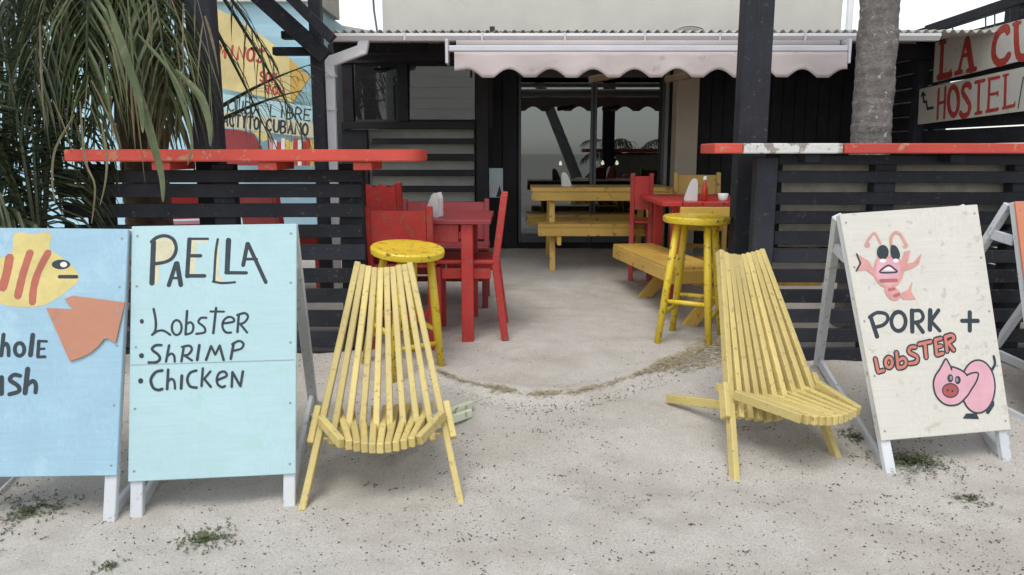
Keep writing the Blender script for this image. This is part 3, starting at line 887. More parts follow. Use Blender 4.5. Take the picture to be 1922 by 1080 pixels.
def napkin_holder(px, py, Y, zt, w, label, rz=0, tall=.13):
    p = atY(px, py, Y)
    t = thing('napkin_holder', (p.x, Y, zt), label, 'napkin holder', 'napkin holders on the tables', (0, 0, R(rz)))
    out = [(-.045, .0), (.045, .0), (.045, .012)] + [(.045 - .065 * u, .012 + (tall - .012) * math.sin(u * math.pi / 2)) for u in (.2, .45, .7, .9, 1)] + [(-.035, tall), (-.045, tall * .8)]
    for sy in (-1, 1):
        build('side_plate', MB().prism([(x, sy * w / 2, z) for x, z in out], (0, sy * .006, 0)), M['napkin'], t, local=True)
    build('base', MB().box((0, 0, .004), (.088, w - .002, .007)), M['napkin'], t, local=True)
    build('napkins', MB().prism([(x * .86, -w / 2 + .004, max(z, .009) * .95) for x, z in out], (0, w - .008, 0)), M['paper'], t, local=True)
napkin_holder(815, 412, 4.78, .963, .075, 'white napkin holder standing on the left red table', 165, .15)
# ---- stools
def stool(name, label, loc, h, tilt, rz, squat=1.0):
    t = thing(name, loc, label, 'stool', 'yellow round stools', (tilt, 0, R(rz)))
    B = lambda n, mb, **k: build(n, mb, M['stool'], t, local=True, **k)
    r = .200
    B('seat', MB().lathe((0, 0, h), [(r - .012, -.042), (r - .002, -.036), (r, -.02), (r, -.008), (r - .007, -.001), (r - .018, .001), (r * .5, -.002)], 40), smooth=False)
    tops, feet = [], []
    for k in range(4):
        a = R(45 + 90 * k)
        tops.append(V((.125 * math.cos(a), .125 * math.sin(a), h - .038))); feet.append(V((.225 * math.cos(a), .225 * math.sin(a), -.03)))
        B('leg', MB().tube([tops[-1], tops[-1].lerp(feet[-1], .45), feet[-1]], [.021, .024, .020], 14), smooth=True)
    for k in range(4):
        u = .62 if k % 2 else .72
        a, b = tops[k].lerp(feet[k], u), tops[(k + 1) % 4].lerp(feet[(k + 1) % 4], u)
        B('stretcher', MB().tube([a, a.lerp(b, .5), b], [.012, .015, .012], 10), smooth=True)
    return t
stool('round_stool', 'bright yellow round stool tilted behind the left yellow slat chair', (-.615, 4.22, .172), .685, R(7), 38)
stool('round_stool', 'tall yellow round stool beside the dark post on the right', (1.10, 4.66, .205), .775, R(1), 62)

# ---- picnic table at the doors
def picnic_back():
    zt = 1.045; g0 = gz(.9, 7.2)
    xa, xb = atY(998, 360, 6.95).x, atY(1265, 360, 6.95).x
    t = thing('picnic_table', ((xa + xb) / 2, 7.25, g0), 'varnished yellow picnic table with benches in front of the glass doors', 'picnic table')
    for k in range(4):
        y = 6.97 + .15 * k
        build('top_plank', MB().box(((xa + xb) / 2, y + .07, zt - .02), (xb - xa, .143, .04)), M['varnish'], t, bevel=.004)
    build('apron', MB().box(((xa + xb) / 2, 6.985, zt - .082), (xb - xa, .03, .078)), M['varnish'], t, bevel=.004)
    ba, bb = atY(1010, 430, 6.78).x, atY(1246, 430, 6.78).x
    zs = .735
    for y, off in ((6.78, 0), (7.8, -.08)):
        for k in range(2):
            build('bench_plank', MB().box(((ba + bb) / 2 + off, y + .13 * k + .06, zs - .018), (bb - ba, .123, .036)), M['varnish'], t, bevel=.004)
        build('bench_apron', MB().box(((ba + bb) / 2 + off, y + .012, zs - .073), (bb - ba, .026, .072)), M['varnish'], t, bevel=.004)
    for x in (atY(1036, 430, 7.0).x, xb - .2):
        for s in (-1, 1):
            yc = 7.27
            p, q = V((x, yc + s * .16, zt - .043)), V((x, yc + s * .42, g0 - .03))
            build('leg', MB().bar(p, q, .075, .05, (1, 0, 0)), M['varnish'], t, bevel=.004)
        build('crossbar', MB().box((x + .05, 7.27, zs - .145), (.035, 1.15, .07)), M['varnish'], t, bevel=.004)
picnic_back()
napkin_holder(1063, 350, 7.2, 1.046, .09, 'grey napkin holder on the back picnic table', 0, .125)

def picnic_right():
    g0 = gz(1.3, 5.5)
    t = thing('picnic_table', (1.5, 5.6, g0), 'picnic table with red top and yellow bench beside the right stool', 'picnic table')
    # bench: from far left to near right
    a, b = V((.985, 6.25, .60)), V((1.19, 4.98, .60))
    d = (b - a).normalized(); s = V((-d.y, d.x, 0))
    s = s if s.x > 0 else -s
    for k in range(2):
        o = s * (-.085 + .17 * k)
        build('bench_plank', MB().bar(a + o, b + o, .165, .05), M['varnish'], t, bevel=.004)
    build('bench_apron', MB().bar(a - s * .155 - V((0, 0, .04)), b - s * .155 - V((0, 0, .04)), .03, .09), M['varnish'], t, bevel=.004)
    build('bench_apron', MB().bar(b - s * .165 - V((0, 0, .042)) + d * .016, b + s * .165 - V((0, 0, .042)) + d * .016, .03, .088), M['varnish'], t, bevel=.004)
    # table top
    zt = 1.012; ya, yb = 5.42, 6.45; xa = 1.05
    for k in range(5):
        build('top_plank', MB().box((xa + .07 + .145 * k, (ya + yb) / 2, zt - .015), (.138, yb - ya, .03)), M['red'], t, bevel=.003)
    build('apron', MB().box((xa + .43, ya + .016, zt - .085), (.60, .032, .105)), M['varnish'], t, bevel=.004)
    for y, xl in ((4.98, 1.16), (5.78, .99)):
        g1 = gz(xl, y)
        build('leg', MB().bar((xl + .27, y + .04, .565), (xl, y + .04, g1 - .03), .085, .045, (0, 1, 0)), M['varnish'], t, bevel=.004)
        build('crossbar', MB().bar((xl + .05, y + .10, .525), (xl + .9, y + .10, .525), .04, .085), M['varnish'], t, bevel=.004)
    for y in (5.6, 6.3):
        for sx in (.14, .60):
            build('leg', MB().box((xa + sx, y, (zt - .03 + g0 - .03) / 2), (.07, .07, zt - g0)), M['red'], t, bevel=.004)
    return zt
zt2 = picnic_right()
napkin_holder(1296, 378, 5.62, zt2 + .001, .09, 'grey napkin holder on the right red table top', 170, .155)
p = atY(1322, 372, 5.55)
sb = thing('sauce_bottle', (p.x, 5.55, zt2), 'small bottle of red sauce with white cap on right table', 'bottle')
build('bottle', MB().lathe((p.x, 5.55, zt2 + .001), [(.020, 0), (.0225, .004), (.0225, .085), (.018, .10), (.010, .118), (.009, .145)], 18), M['sauce'], sb, smooth=True)
build('cap', MB().lathe((p.x, 5.55, zt2 + .1465), [(.012, 0), (.013, .004), (.013, .024), (.011, .028)], 14), M['paper'], sb, smooth=True)
p = atY(1357, 372, 5.6)
tag(build('white_cup', MB().lathe((p.x, 5.6, zt2 + .001), [(.028, 0), (.03, .004), (.038, .05), (.036, .05), (.027, .008)], 18), M['paper'], smooth=True), 'small white cup near the bottle on right table', 'cup')
# yellow chair on the far side
yc = red_chair('yellow_chair', 'yellow chair behind the bottle on the right table', M['varnish'], .42, 'yellow chair', 0, .84)
place(yc, 1.66, 6.85, -5)

# ============================================================ slat chairs
def slat_chair(name, label, x, y, rz, z, half_foot=.302, shear=0.0, fdx=0.0, fdy=0.0, rear='yellow'):
    t = thing(name, (x, y, z), label, 'chair', 'pale yellow folding slat chairs', (0, 0, R(rz)))
    B = lambda n, mb, m='yellow', bv=.0035: build(n, mb, M[m], t, local=True, bevel=bv)
    n = 10
    top_y, top_z = .60, .845
    def back_pt(s, z):           # s in -1..1 across the fan, z height
        u = (top_z - z) / top_z
        return V((s * lerp(.117, half_foot, u) + shear * z, lerp(top_y, 0, u) + .035 * (1 - abs(s)) * (1 if z < .4 else .4), z))
    for i in range(n):
        s = -1 + 2 * i / (n - 1)
        zt = top_z + .022 * (abs(s) ** 2) - .012 + random.uniform(-.003, .003)
        if i in (0, n - 1):
            B('back_leg_slat', MB().bar(back_pt(s, -.03), back_pt(s, zt), .027, .042, (0, -1, .3)))
        else:
            zb = lerp(.150, .20, abs(s))
            B('back_slat', MB().bar(back_pt(s, zb), back_pt(s, zt),   .0265, .040, (0, -1, .3)))
    # seat slats: packed together at the front, fanned and interleaved at the back
    m = 11
    for i in range(m):
        s = -1 + 2 * i / (m - 1)
        e = abs(s)
        f = V((s * .146 + fdx, -.035 + .035 * e ** 1.5 + fdy, .236 + .014 * e ** 2))
        if i in (0, m - 1):
            q = back_pt(s, .29); r = V((q.x + s * .006, q.y - .048, .295))
        else:
            q = back_pt(s, .25); r = V((q.x * .98, lerp(.43, .30, e ** 2), lerp(.235, .29, e ** 2)))
        B('seat_slat', MB().bar(f, r, .0265, .042))
    for s in (-1, 1):
        rot = Matrix.Rotation(R(rz), 3, 'Z')
        def onsand(lx, ly, up):
            w = rot @ V((lx, ly, 0)); return V((lx, ly, gz(x + w.x, y + w.y) - z + up))
        B('rear_leg', MB().bar((s * .03 + shear * .2, .30, .17), onsand(s * (.40 if fdx == 0 else .17), .80 if fdx == 0 else .72, .028), .024, .045), rear)
        if s > 0 and fdx == 0: B('rear_leg', MB().bar((-.02, .34, .115), onsand(.39, .72, .022), .024, .04), rear)
        a, b = back_pt(s, .20), back_pt(s, .325)
        B('corner_block', MB().bar(a + V((s * .027, -.004, 0)), b + V((s * .029, -.004, 0)), .026, .05, (0, -1, .3)))
    p, q, r = back_pt(-1, .215), back_pt(0, .20), back_pt(1, .215)
    B('hinge_rod', MB().tube([p, q, r], .006, 8), 'yellow', 0)
    return t
slat_chair('slat_chair', 'pale yellow folding slat chair facing the viewer beside the PAELLA board', -.505, 2.82, 6.5, gz(-.5, 2.9), rear='palegreen')
slat_chair('slat_chair', 'pale yellow folding slat chair turned aside beside the pork and lobster board', 1.18, 3.13, 19, gz(1.18, 3.2) - .01, .265, .165, .13, -.09)

# ============================================================ A-frame menu boards
def a_frame(label, corners, mat, ox, oy, sc, rear_in=.0, rear_dist=.75, spreader=True, legmat='whitewood', foot_ext=.17, rear_shift=0.0):
    BL, BR, TL, TR = corners
    nrm = (BR - BL).cross(TL - BL).normalized()
    if nrm.dot(CAM - BL) < 0: nrm = -nrm
    bd = Board(BL, nrm, ox, oy, sc)
    base = (BL + BR) / 2
    t = thing('menu_board', (base.x, base.y, gz(base.x, base.y)), label, 'menu board', 'A-frame menu boards')
    build('panel', MB().prism([BL, BR, TR, TL], -nrm * .012), mat, t, bevel=.0025)
    ux = (BR - BL).normalized(); back = -nrm
    w = .045
    for P, Q, s in ((BL, TL, 1), (BR, TR, -1)):
        e = (P - Q).normalized()
        f = P.copy(); k = 0
        while f.z > gz(f.x, f.y) - .03 and k < 200: f = f + e * .005; k += 1
        o = ux * (s * (w / 2 + .004)) + back * .028
        build('front_leg', MB().bar(Q + o - e * .0, f + o, w, .03, nrm), M[legmat], t, bevel=.003)
        # rear leg from the ridge back to the ground
        hor = V((back.x, back.y, 0)).normalized()
        rt = Q + back * .062 + ux * (s * .03)
        rf = V((Q.x, Q.y, 0)) + hor * rear_dist + ux * (s * (.03 + rear_in)) + ux * rear_shift
        rf.z = gz(rf.x, rf.y) - .02
        build('rear_leg', MB().bar(rt, rf, w, .032, hor), M[legmat], t, bevel=.003)
        if spreader:
            a = f.lerp(Q, .06) + o + back * .03; b = rf.lerp(rt, .06)
            build('spreader', MB().bar(a, b, .02, .05, (0, 0, 1)), M[legmat], t, bevel=.003)
            gs = .16
            a2 = Q.lerp(f, gs) + o + back * .03; b2 = rt.lerp(rf, gs)
            if (a2 - b2).length > .05: build('gusset', MB().bar(a2, b2, .02, .05, (0, 0, 1)), M[legmat], t, bevel=.003)
    build('ridge_board', MB().bar(TL + back * .030 - (TL - BL).normalized() * .016 + ux * .05, TR + back * .030 - (TR - BR).normalized() * .016 - ux * .05, .026, .03, nrm.cross(ux)), M[legmat], t, bevel=.003)
    rear_t = TL + back * .085
    # screws along the edges
    for (P, Q, s) in ((BL, TL, 1), (BR, TR, -1)):
        for u in (.04, .28, .52, .76, .96):
            c = P.lerp(Q, u) + ux * (s * .022) + nrm * .0004
            ring = [c + (ux * math.cos(q * math.pi / 4) + nrm.cross(ux) * math.sin(q * math.pi / 4)) * .0045 for q in range(8)]
            build('screw', MB().prism(ring, nrm * .0012), M['screw'], t)
    return t, bd
# ---- PAELLA
c = (atY(240, 905, 2.74), atY(555, 890, 2.81), atY(247, 425, 2.98), atY(557, 420, 3.05))
t, bd = a_frame('pale blue A-frame board reading PAELLA with lobster, shrimp and chicken', c, M['signblue'], 250, 420, 3.177, rear_dist=.74, rear_shift=-.05)
strokes('lettering_shade', bd, M['cream'], t, [
    ('f', [(132, 110), (190, 85), (240, 110), (248, 160), (210, 222), (132, 232)]), ('l', [(140, 245), (136, 350)], 26), ('l', [(362, 108), (350, 300)], 30), ('l', [(360, 112), (440, 108)], 16),
    ('l', [(520, 105), (505, 325)], 30), ('l', [(500, 330), (600, 335)], 26), ('l', [(598, 110), (590, 270)], 18), ('l', [(707, 110), (808, 352)], 20), ('f', [(690, 140), (715, 200), (680, 205)], False)])
strokes('title_lettering', bd, M['ink'], t, [
    ('l', [(122, 108), (112, 358)], 27), ('s', [(108, 110), (140, 84), (190, 73), (238, 94), (257, 148), (238, 200), (195, 228), (130, 240)], 18),
    ('l', [(256, 235), (212, 370)], 21), ('l', [(262, 235), (285, 368)], 25), ('l', [(235, 325), (278, 325)], 13),
    ('l', [(336, 92), (322, 316)], 23), ('l', [(330, 91), (447, 91)], 13), ('l', [(338, 192), (404, 192)], 19), ('l', [(325, 312), (428, 312)], 20),
    ('s', [(505, 92), (492, 180), (482, 345)], 13), ('s', [(475, 345), (530, 355), (608, 350)], 13),
    ('l', [(569, 97), (560, 292)], 28), ('l', [(552, 293), (676, 294)], 19),
    ('l', [(682, 118), (656, 250)], 21), ('l', [(684, 118), (792, 352)], 20), ('l', [(662, 212), (738, 212)], 15)])
strokes('lettering', bd, M['ink'], t, [
    ('f', ell(52, 583, 12, 14, 10)), ('|',), ('f', ell(50, 788, 15, 15, 10)), ('|',), ('f', ell(45, 938, 15, 16, 10)), ('|',),
    ('s', [(122, 508), (135, 580), (132, 638), (115, 662)], 13), ('s', [(112, 664), (150, 640), (185, 640), (222, 664)], 12), ('c', ell(260, 620, 29, 44), 12),
    ('l', [(322, 520), (312, 660)], 13), ('s', [(314, 605), (340, 588), (359, 610), (350, 648), (312, 662)], 12), ('s', [(438, 562), (405, 563), (390, 588), (424, 618), (426, 648), (375, 658)], 12),
    ('l', [(495, 502), (478, 655)], 13), ('l', [(460, 524), (543, 525)], 11), ('s', [(532, 596), (598, 585), (594, 562), (565, 558), (538, 582), (534, 620), (553, 648), (585, 650)], 12),
    ('l', [(630, 545), (622, 648)], 13), ('s', [(620, 546), (665, 534), (685, 555), (665, 588), (632, 600)], 12), ('l', [(640, 600), (680, 650)], 12),
    ('|',), ('s', [(170, 725), (135, 726), (113, 750), (148, 780), (160, 805), (140, 826), (92, 828)], 14), ('l', [(215, 725), (196, 824)], 13), ('s', [(203, 792), (228, 775), (245, 790), (248, 824)], 12),
    ('l', [(302, 736), (288, 822)], 13), ('s', [(290, 736), (335, 728), (350, 750), (330, 780), (300, 786)], 12), ('l', [(306, 786), (352, 817)], 12), ('l', [(395, 724), (382, 814)], 15),
    ('l', [(435, 814), (465, 730)], 13), ('l', [(465, 730), (490, 782)], 12), ('l', [(490, 782), (516, 727)], 12), ('l', [(516, 727), (540, 814)], 14),
    ('l', [(600, 712), (582, 808)], 14), ('s', [(590, 720), (630, 700), (658, 716), (645, 745), (600, 758)], 12),
    ('|',), ('s', [(175, 876), (135, 886), (106, 930), (120, 978), (150, 992), (175, 985)], 15), ('l', [(209, 870), (203, 988)], 14), ('s', [(206, 945), (226, 926), (245, 940), (250, 985)], 12), ('l', [(291, 905), (286, 984)], 15),
    ('s', [(378, 876), (340, 890), (323, 930), (340, 970), (380, 978)], 14), ('l', [(416, 862), (408, 970)], 13), ('l', [(462, 880), (424, 926)], 12), ('l', [(424, 926), (464, 974)], 13),
    ('s', [(505, 932), (557, 908), (545, 883), (515, 890), (500, 922), (505, 958), (530, 975), (548, 968)], 13), ('l', [(588, 974), (592, 885)], 13), ('l', [(592, 885), (640, 970)], 13), ('l', [(640, 970), (655, 880)], 13)])
strokes('panel_joint', bd, M['screw'], t, [('l', [(-14, 843), (962, 812)], 2.5)])
# ---- whole fish
BR_, TR_ = atY(219, 893, 2.72), atY(241, 430, 2.96)
ux = V((-.61, -.045, .01))
t, bd = a_frame('sky blue A-frame board with striped yellow fish and whole fish lettering', (BR_ + ux, BR_, TR_ + ux, TR_), M['fishblue'], 0, 420, 3.176, rear_dist=.72)
strokes('fish_body', bd, M['yfish'], t, [('f', [(82, 70), (130, 52), (200, 64), (260, 50), (305, 66), (297, 150), (345, 185), (430, 250), (470, 330), (400, 402), (330, 450), (250, 490), (130, 497), (10, 480), (-80, 410), (-120, 330), (-80, 240), (0, 205), (70, 170)])])
strokes('fish_stripe', bd, M['rstripe'], t, [('s', [(58, 200), (42, 290), (15, 385)], 46), ('s', [(180, 172), (138, 300), (106, 435)], 40), ('s', [(288, 172), (228, 290), (200, 390), (194, 472)], 38), ('s', [(-40, 240), (-55, 320), (-60, 390)], 38)])
strokes('fish_face', bd, M['ink'], t, [('f', ell(364, 244, 55, 29)), ('l', [(354, 317), (458, 317)], 20)])
strokes('fish_eye', bd, M['white'], t, [('f', ell(380, 244, 21, 16))])
tail = [(275, 503), (435, 510), (385, 450), (432, 430), (742, 470), (688, 710), (628, 678), (585, 730), (540, 770), (480, 800), (415, 820)]
b2 = Board(bd.p0 + bd.n * .009, bd.n, 0, 420, 3.176)
to = board_from('fish_tail', tail, M['tailor'], t, b2, .0075)
to['label'] = 'terracotta cut-out fish tail screwed on'
strokes('screw_head', b2, M['screw'], to, [('f', ell(345, 578, 9, 9, 8)), ('f', ell(424, 745, 9, 9, 8)), ('f', ell(700, 525, 10, 10, 8)), ('f', ell(628, 680, 8, 8, 8))])
strokes('lettering', bd, M['ink'], t, [
    ('l', [(22, 660), (8, 788)], 21), ('s', [(12, 738), (35, 715), (50, 740), (52, 788)], 20), ('c', ell(117, 750, 28, 38), 20), ('l', [(196, 662), (182, 786)], 25),
    ('l', [(232, 700), (226, 793)], 18), ('l', [(228, 700), (280, 702)], 14), ('l', [(230, 748), (266, 746)], 13), ('l', [(224, 795), (270, 794)], 16),
    ('l', [(-135, 665), (-108, 788)], 20), ('l', [(-108, 788), (-82, 700)], 18), ('l', [(-82, 700), (-50, 788)], 18), ('l', [(-50, 788), (-25, 665)], 20),
    ('|',), ('l', [(9, 915), (9, 1016)], 26), ('s', [(122, 908), (82, 902), (60, 932), (108, 968), (112, 1000), (55, 1018)], 22), ('l', [(166, 865), (150, 1012)], 26), ('s', [(160, 965), (196, 938), (214, 962), (212, 1008)], 22),
    ('l', [(-75, 865), (-85, 1012)], 24), ('l', [(-75, 868), (-20, 866)], 20), ('l', [(-78, 930), (-35, 928)], 18)])
# ---- pork + lobster
BL_, BR_, TL_ = atY(1655, 828, 3.11), atY(1898, 807, 3.20), atY(1576, 402, 3.36)
nn = (BR_ - BL_).cross(TL_ - BL_)
TR_ = atplane(1835, 384, BL_, nn)
t, bd = a_frame('ivory A-frame board reading PORK + LOBSTER with pink pig and lobster drawings', (BL_, BR_, TL_, TR_), M['signwhite'], 1590, 400, 2.7, rear_dist=.82, rear_shift=.40)
strokes('lettering', bd, M['ink'], t, [
    ('l', [(118, 525), (152, 628)], 19), ('s', [(112, 530), (150, 506), (195, 512), (206, 540), (182, 568), (138, 580)], 15), ('c', ell(260, 550, 36, 48), 17),
    ('l', [(328, 493), (330, 603)], 19), ('s', [(325, 498), (368, 496), (385, 525), (372, 548), (335, 556)], 15), ('l', [(350, 556), (385, 605)], 17),
    ('l', [(421, 492), (419, 593)], 20), ('l', [(464, 492), (424, 548)], 16), ('l', [(424, 548), (470, 598)], 16), ('|',), ('l', [(580, 547), (664, 547)], 17), ('l', [(621, 502), (621, 598)], 18)])
LOB = [('l', [(142, 738), (156, 803)]), ('l', [(156, 806), (185, 798)]), ('c', ell(211, 758, 17, 25)), ('l', [(249, 706), (257, 783)]), ('s', [(258, 748), (284, 736), (298, 756), (288, 778), (258, 786)]),
       ('s', [(346, 680), (320, 682), (314, 706), (352, 728), (350, 755), (314, 764)]), ('l', [(362, 666), (424, 652)]), ('l', [(393, 662), (400, 734)]), ('l', [(446, 642), (453, 718)]), ('l', [(448, 643), (476, 636)]), ('l', [(450, 680), (476, 674)]), ('l', [(454, 720), (484, 711)]),
       ('l', [(496, 628), (506, 702)]), ('s', [(497, 628), (530, 620), (538, 640), (502, 662)]), ('l', [(514, 664), (540, 696)])]
strokes('lobster_lettering_outline', bd, M['ink'], t, [(k, p, 25) for k, p in LOB])
strokes('lobster_lettering', bd, M['redfill'], t, [(k, p, 12) for k, p in LOB])
bodyE = ell(662, 880, 86, 134, 18)
headP = [(436, 870), (448, 820), (466, 792), (498, 740), (528, 780), (575, 795), (606, 820), (640, 862), (610, 925), (560, 970), (500, 974), (452, 930)]
strokes('pig_tail', bd, M['ink'], t, [('s', [(732, 795), (748, 765), (742, 726)], 11)])
strokes('pig_hoof', bd, M['ink'], t, [('f', [(585, 1042), (602, 1016), (655, 1016), (668, 1045)], False), ('f', [(702, 1015), (712, 965), (744, 952), (745, 975), (716, 1020)], False)])
strokes('pig_body', bd, M['pinkb'], t, [('f', bodyE)]); strokes('pig_outline', bd, M['ink'], t, [('c', bodyE, 7)])
earP = [(598, 818), (630, 810), (662, 812), (655, 850), (625, 905), (606, 880)]
strokes('pig_head', bd, M['pinkb'], t, [('f', headP), ('f', earP, False)])
strokes('pig_head_outline', bd, M['ink'], t, [('s', [(606, 820), (575, 796), (530, 780), (528, 796), (524, 780), (512, 758), (498, 740), (480, 770), (466, 795), (446, 825), (436, 870), (452, 930), (500, 972), (560, 970), (605, 930), (625, 900), (655, 850), (662, 812), (630, 812), (604, 824)], 7)])
strokes('pig_snout', bd, M['snout'], t, [('f', ell(522, 900, 40, 35))]); strokes('pig_snout_outline', bd, M['ink'], t, [('c', ell(522, 900, 40, 35), 5), ('f', ell(508, 898, 5, 7, 8)), ('f', ell(532, 903, 5, 7, 8)), ('f', ell(521, 838, 15, 21, 10)), ('f', ell(559, 847, 15, 21, 10))])
strokes('pig_eye', bd, M['screw'], t, [('f', ell(524, 836, 7, 11, 8)), ('f', ell(555, 846, 7, 11, 8))])
strokes('lobster_feeler', bd, M['salmon'], t, [('s', [(100, 170), (98, 152), (112, 128), (136, 102), (152, 122), (168, 155)], 9), ('c', ell(101, 162, 11, 9, 8), 6), ('s', [(222, 165), (222, 125), (242, 100), (268, 108), (286, 140), (300, 165), (288, 172)], 12)])
strokes('lobster_claw', bd, M['salmon'], t, [('f', [(136, 292), (108, 245), (75, 225), (46, 205), (66, 255), (44, 296), (92, 288), (138, 322)], False), ('|',), ('f', [(280, 290), (274, 240), (288, 198), (320, 190), (303, 258), (338, 250), (376, 205), (362, 258), (332, 280), (284, 296)], False)])
strokes('lobster_claw_edge', bd, M['ink'], t, [('l', [(47, 208), (67, 255)], 7), ('l', [(67, 255), (45, 294)], 7)])
strokes('lobster_body', bd, M['salmon'], t, [('f', [(150, 230), (205, 215), (262, 230), (285, 280), (278, 330), (245, 372), (200, 380), (155, 355), (132, 300)])])
strokes('lobster_belly', bd, M['pinkb'], t, [('f', [(160, 245), (205, 230), (255, 245), (268, 285), (260, 330), (235, 360), (200, 365), (165, 345), (145, 300)])])
strokes('lobster_tail', bd, M['salmon'], t, [('f', [(188, 385), (230, 375), (262, 395), (268, 425), (245, 445), (210, 432)]), ('f', [(258, 415), (310, 388), (330, 346), (322, 398), (346, 438), (285, 440)], False)])
strokes('lobster_stripe', bd, M['salmon_dk'], t, [('l', [(168, 345), (250, 342)], 15), ('l', [(210, 390), (238, 385)], 13), ('l', [(238, 422), (262, 412)], 14)])
strokes('lobster_eye', bd, M['ink'], t, [('f', ell(179, 200, 30, 37)), ('f', [(222, 165), (248, 170), (266, 208), (258, 236), (228, 230), (218, 200)]), ('c', [(166, 302), (185, 278), (210, 266), (235, 282), (248, 300)], 7)])
strokes('lobster_eye_white', bd, M['white'], t, [('f', ell(179, 243, 17, 10)), ('f', ell(245, 242, 14, 10)), ('f', [(182, 290), (210, 274), (235, 292), (210, 292)])])
# ---- board at the right edge of the picture
TLe = atY(1906, 378, 3.75); BLe = atY(1958, 800, 3.45)
ux = V((.60, .16, .0))
t, bd = a_frame('orange A-frame board with pale frame cut by the right picture edge', (BLe, BLe + ux, TLe, TLe + ux), M['orange'], 1820, 350, 2.63, rear_dist=.5, rear_shift=-.12)

# ============================================================ palms
def strip(mb, base, d, length, width, droop, up=V((0, 0, 1)), seg=4, twist=0.0):
    """one leaflet: a folded strap that narrows to a point and hangs"""
    d = d.normalized(); p = base.copy(); o = len(mb.v)
    side0 = d.cross(up)
    side0 = side0.normalized() if side0.length > .05 else d.orthogonal().normalized()
    if twist: side0 = Matrix.Rotation(twist, 3, d) @ side0
    st = length / seg
    for i in range(seg + 1):
        u = i / seg
        w = width * (.55 + .9 * u if u < .35 else (1 - (u - .35) / .65) ** .8 * .87) / 2
        nrm = side0.cross(d).normalized()
        mb.v += [p + side0 * w, p - nrm * w * .45, p - side0 * w]
        d = (d + V((0, 0, -droop * st / max(.15, length) * (1 + u * 1.5)))).normalized()
        p = p + d * st
    for i in range(seg):
        a = o + i * 3
        mb.f += [(a, a + 1, a + 4, a + 3), (a + 1, a + 2, a + 5, a + 4)]
def frond(parent, base, d, length, sag, n, ll, lw, mat, rng, droop=1.4, bare=.12, stalk_r=.018, skip=0.0):
    d = V(d).normalized(); p = V(base); pts = [p.copy()]; dirs = [d.copy()]
    seg = 16; st = length / seg
    for i in range(seg):
        d = (d + V((0, 0, -sag / seg * (1 + i / seg)))).normalized()
        p = p + d * st; pts.append(p.copy()); dirs.append(d.copy())
    mb = MB()
    mb.tube(pts, [lerp(stalk_r, .003, i / seg) for i in range(seg + 1)], 5)
    fr = build('frond', mb, M['leaf_dk' if mat != 'leaf_dry' else 'stalk'], parent)
    lb = MB()
    for i in range(n):
        u = bare + (1 - bare) * (i + rng.random() * .5) / n
        k = min(seg - 1, int(u * seg)); q = pts[k].lerp(pts[k + 1], u * seg - k); dd = dirs[k]
        side = dd.cross(V((0, 0, 1)))
        side = side.normalized() if side.length > .08 else V((1, 0, 0))
        L = ll * (.45 + .55 * math.sin(math.pi * min(1, .12 + u * .86)))
        for s in (-1, 1):
            if rng.random() < skip: continue
            v = side * s * (1 - .35 * u) + dd * (.45 + .6 * u) + V((rng.uniform(-.12, .12), rng.uniform(-.12, .12), rng.uniform(-.1, .2)))
            strip(lb, q, v, L * rng.uniform(.8, 1.1), lw * rng.uniform(.7, 1.15), droop * rng.uniform(.7, 1.3), twist=rng.uniform(-.5, .5))
    build('leaflets', lb, M[mat], fr, smooth=False)
    return fr
def trunk(parent, base, top, r0, r1, seed, mat='bark', name='trunk', ring=.07):
    base, top = V(base), V(top); L = (top - base).length; n = int(L / .012); pts, rad = [], []
    for i in range(n + 1):
        u = i / n
        p = base.lerp(top, u) + V((.03 * math.sin(u * 3), 0, 0)) * L * .3
        r = lerp(r0, r1, u ** .7) * (1 + .05 * ((u * L / ring) % 1 - .5) * 0.8 + .04 * noise.noise(V((seed, u * L * 6, 0)))) + (.05 * math.exp(-u * L / .25))
        pts.append(p); rad.append(r)
    mb = MB().tube(pts, rad, 22)
    for v in mb.v:
        v += V((noise.noise(v * 9), noise.noise(v * 9 + V((5, 5, 5))), 0)) * .008
    return build(name, mb, M[mat], parent, smooth=True)
# --- big trunk on the right with its crown above the picture
rng = random.Random(11)
YT = 4.95
tb, tt = atY(1622, 300, YT), atY(1637, 0, YT)
d = (tt - tb); base = tb + d * ((gz(tb.x, YT) - .1 - tb.z) / d.z); top = tb + d * ((6.2 - tb.z) / d.z)
pt_ = thing('palm_tree', (base.x, base.y, gz(base.x, base.y)), 'thick grey ringed palm trunk rising behind the right red counter', 'palm tree')
trunk(pt_, base, top, .125, .105, 3)
for k in range(13):
    a = R(k * 27.7 + 10)
    frond(pt_, top - V((0, 0, .1)), V((math.cos(a), math.sin(a), .55 + .5 * (k % 3) / 2)), 1.9, 1.3, 34, .6, .045, 'leaf', rng)
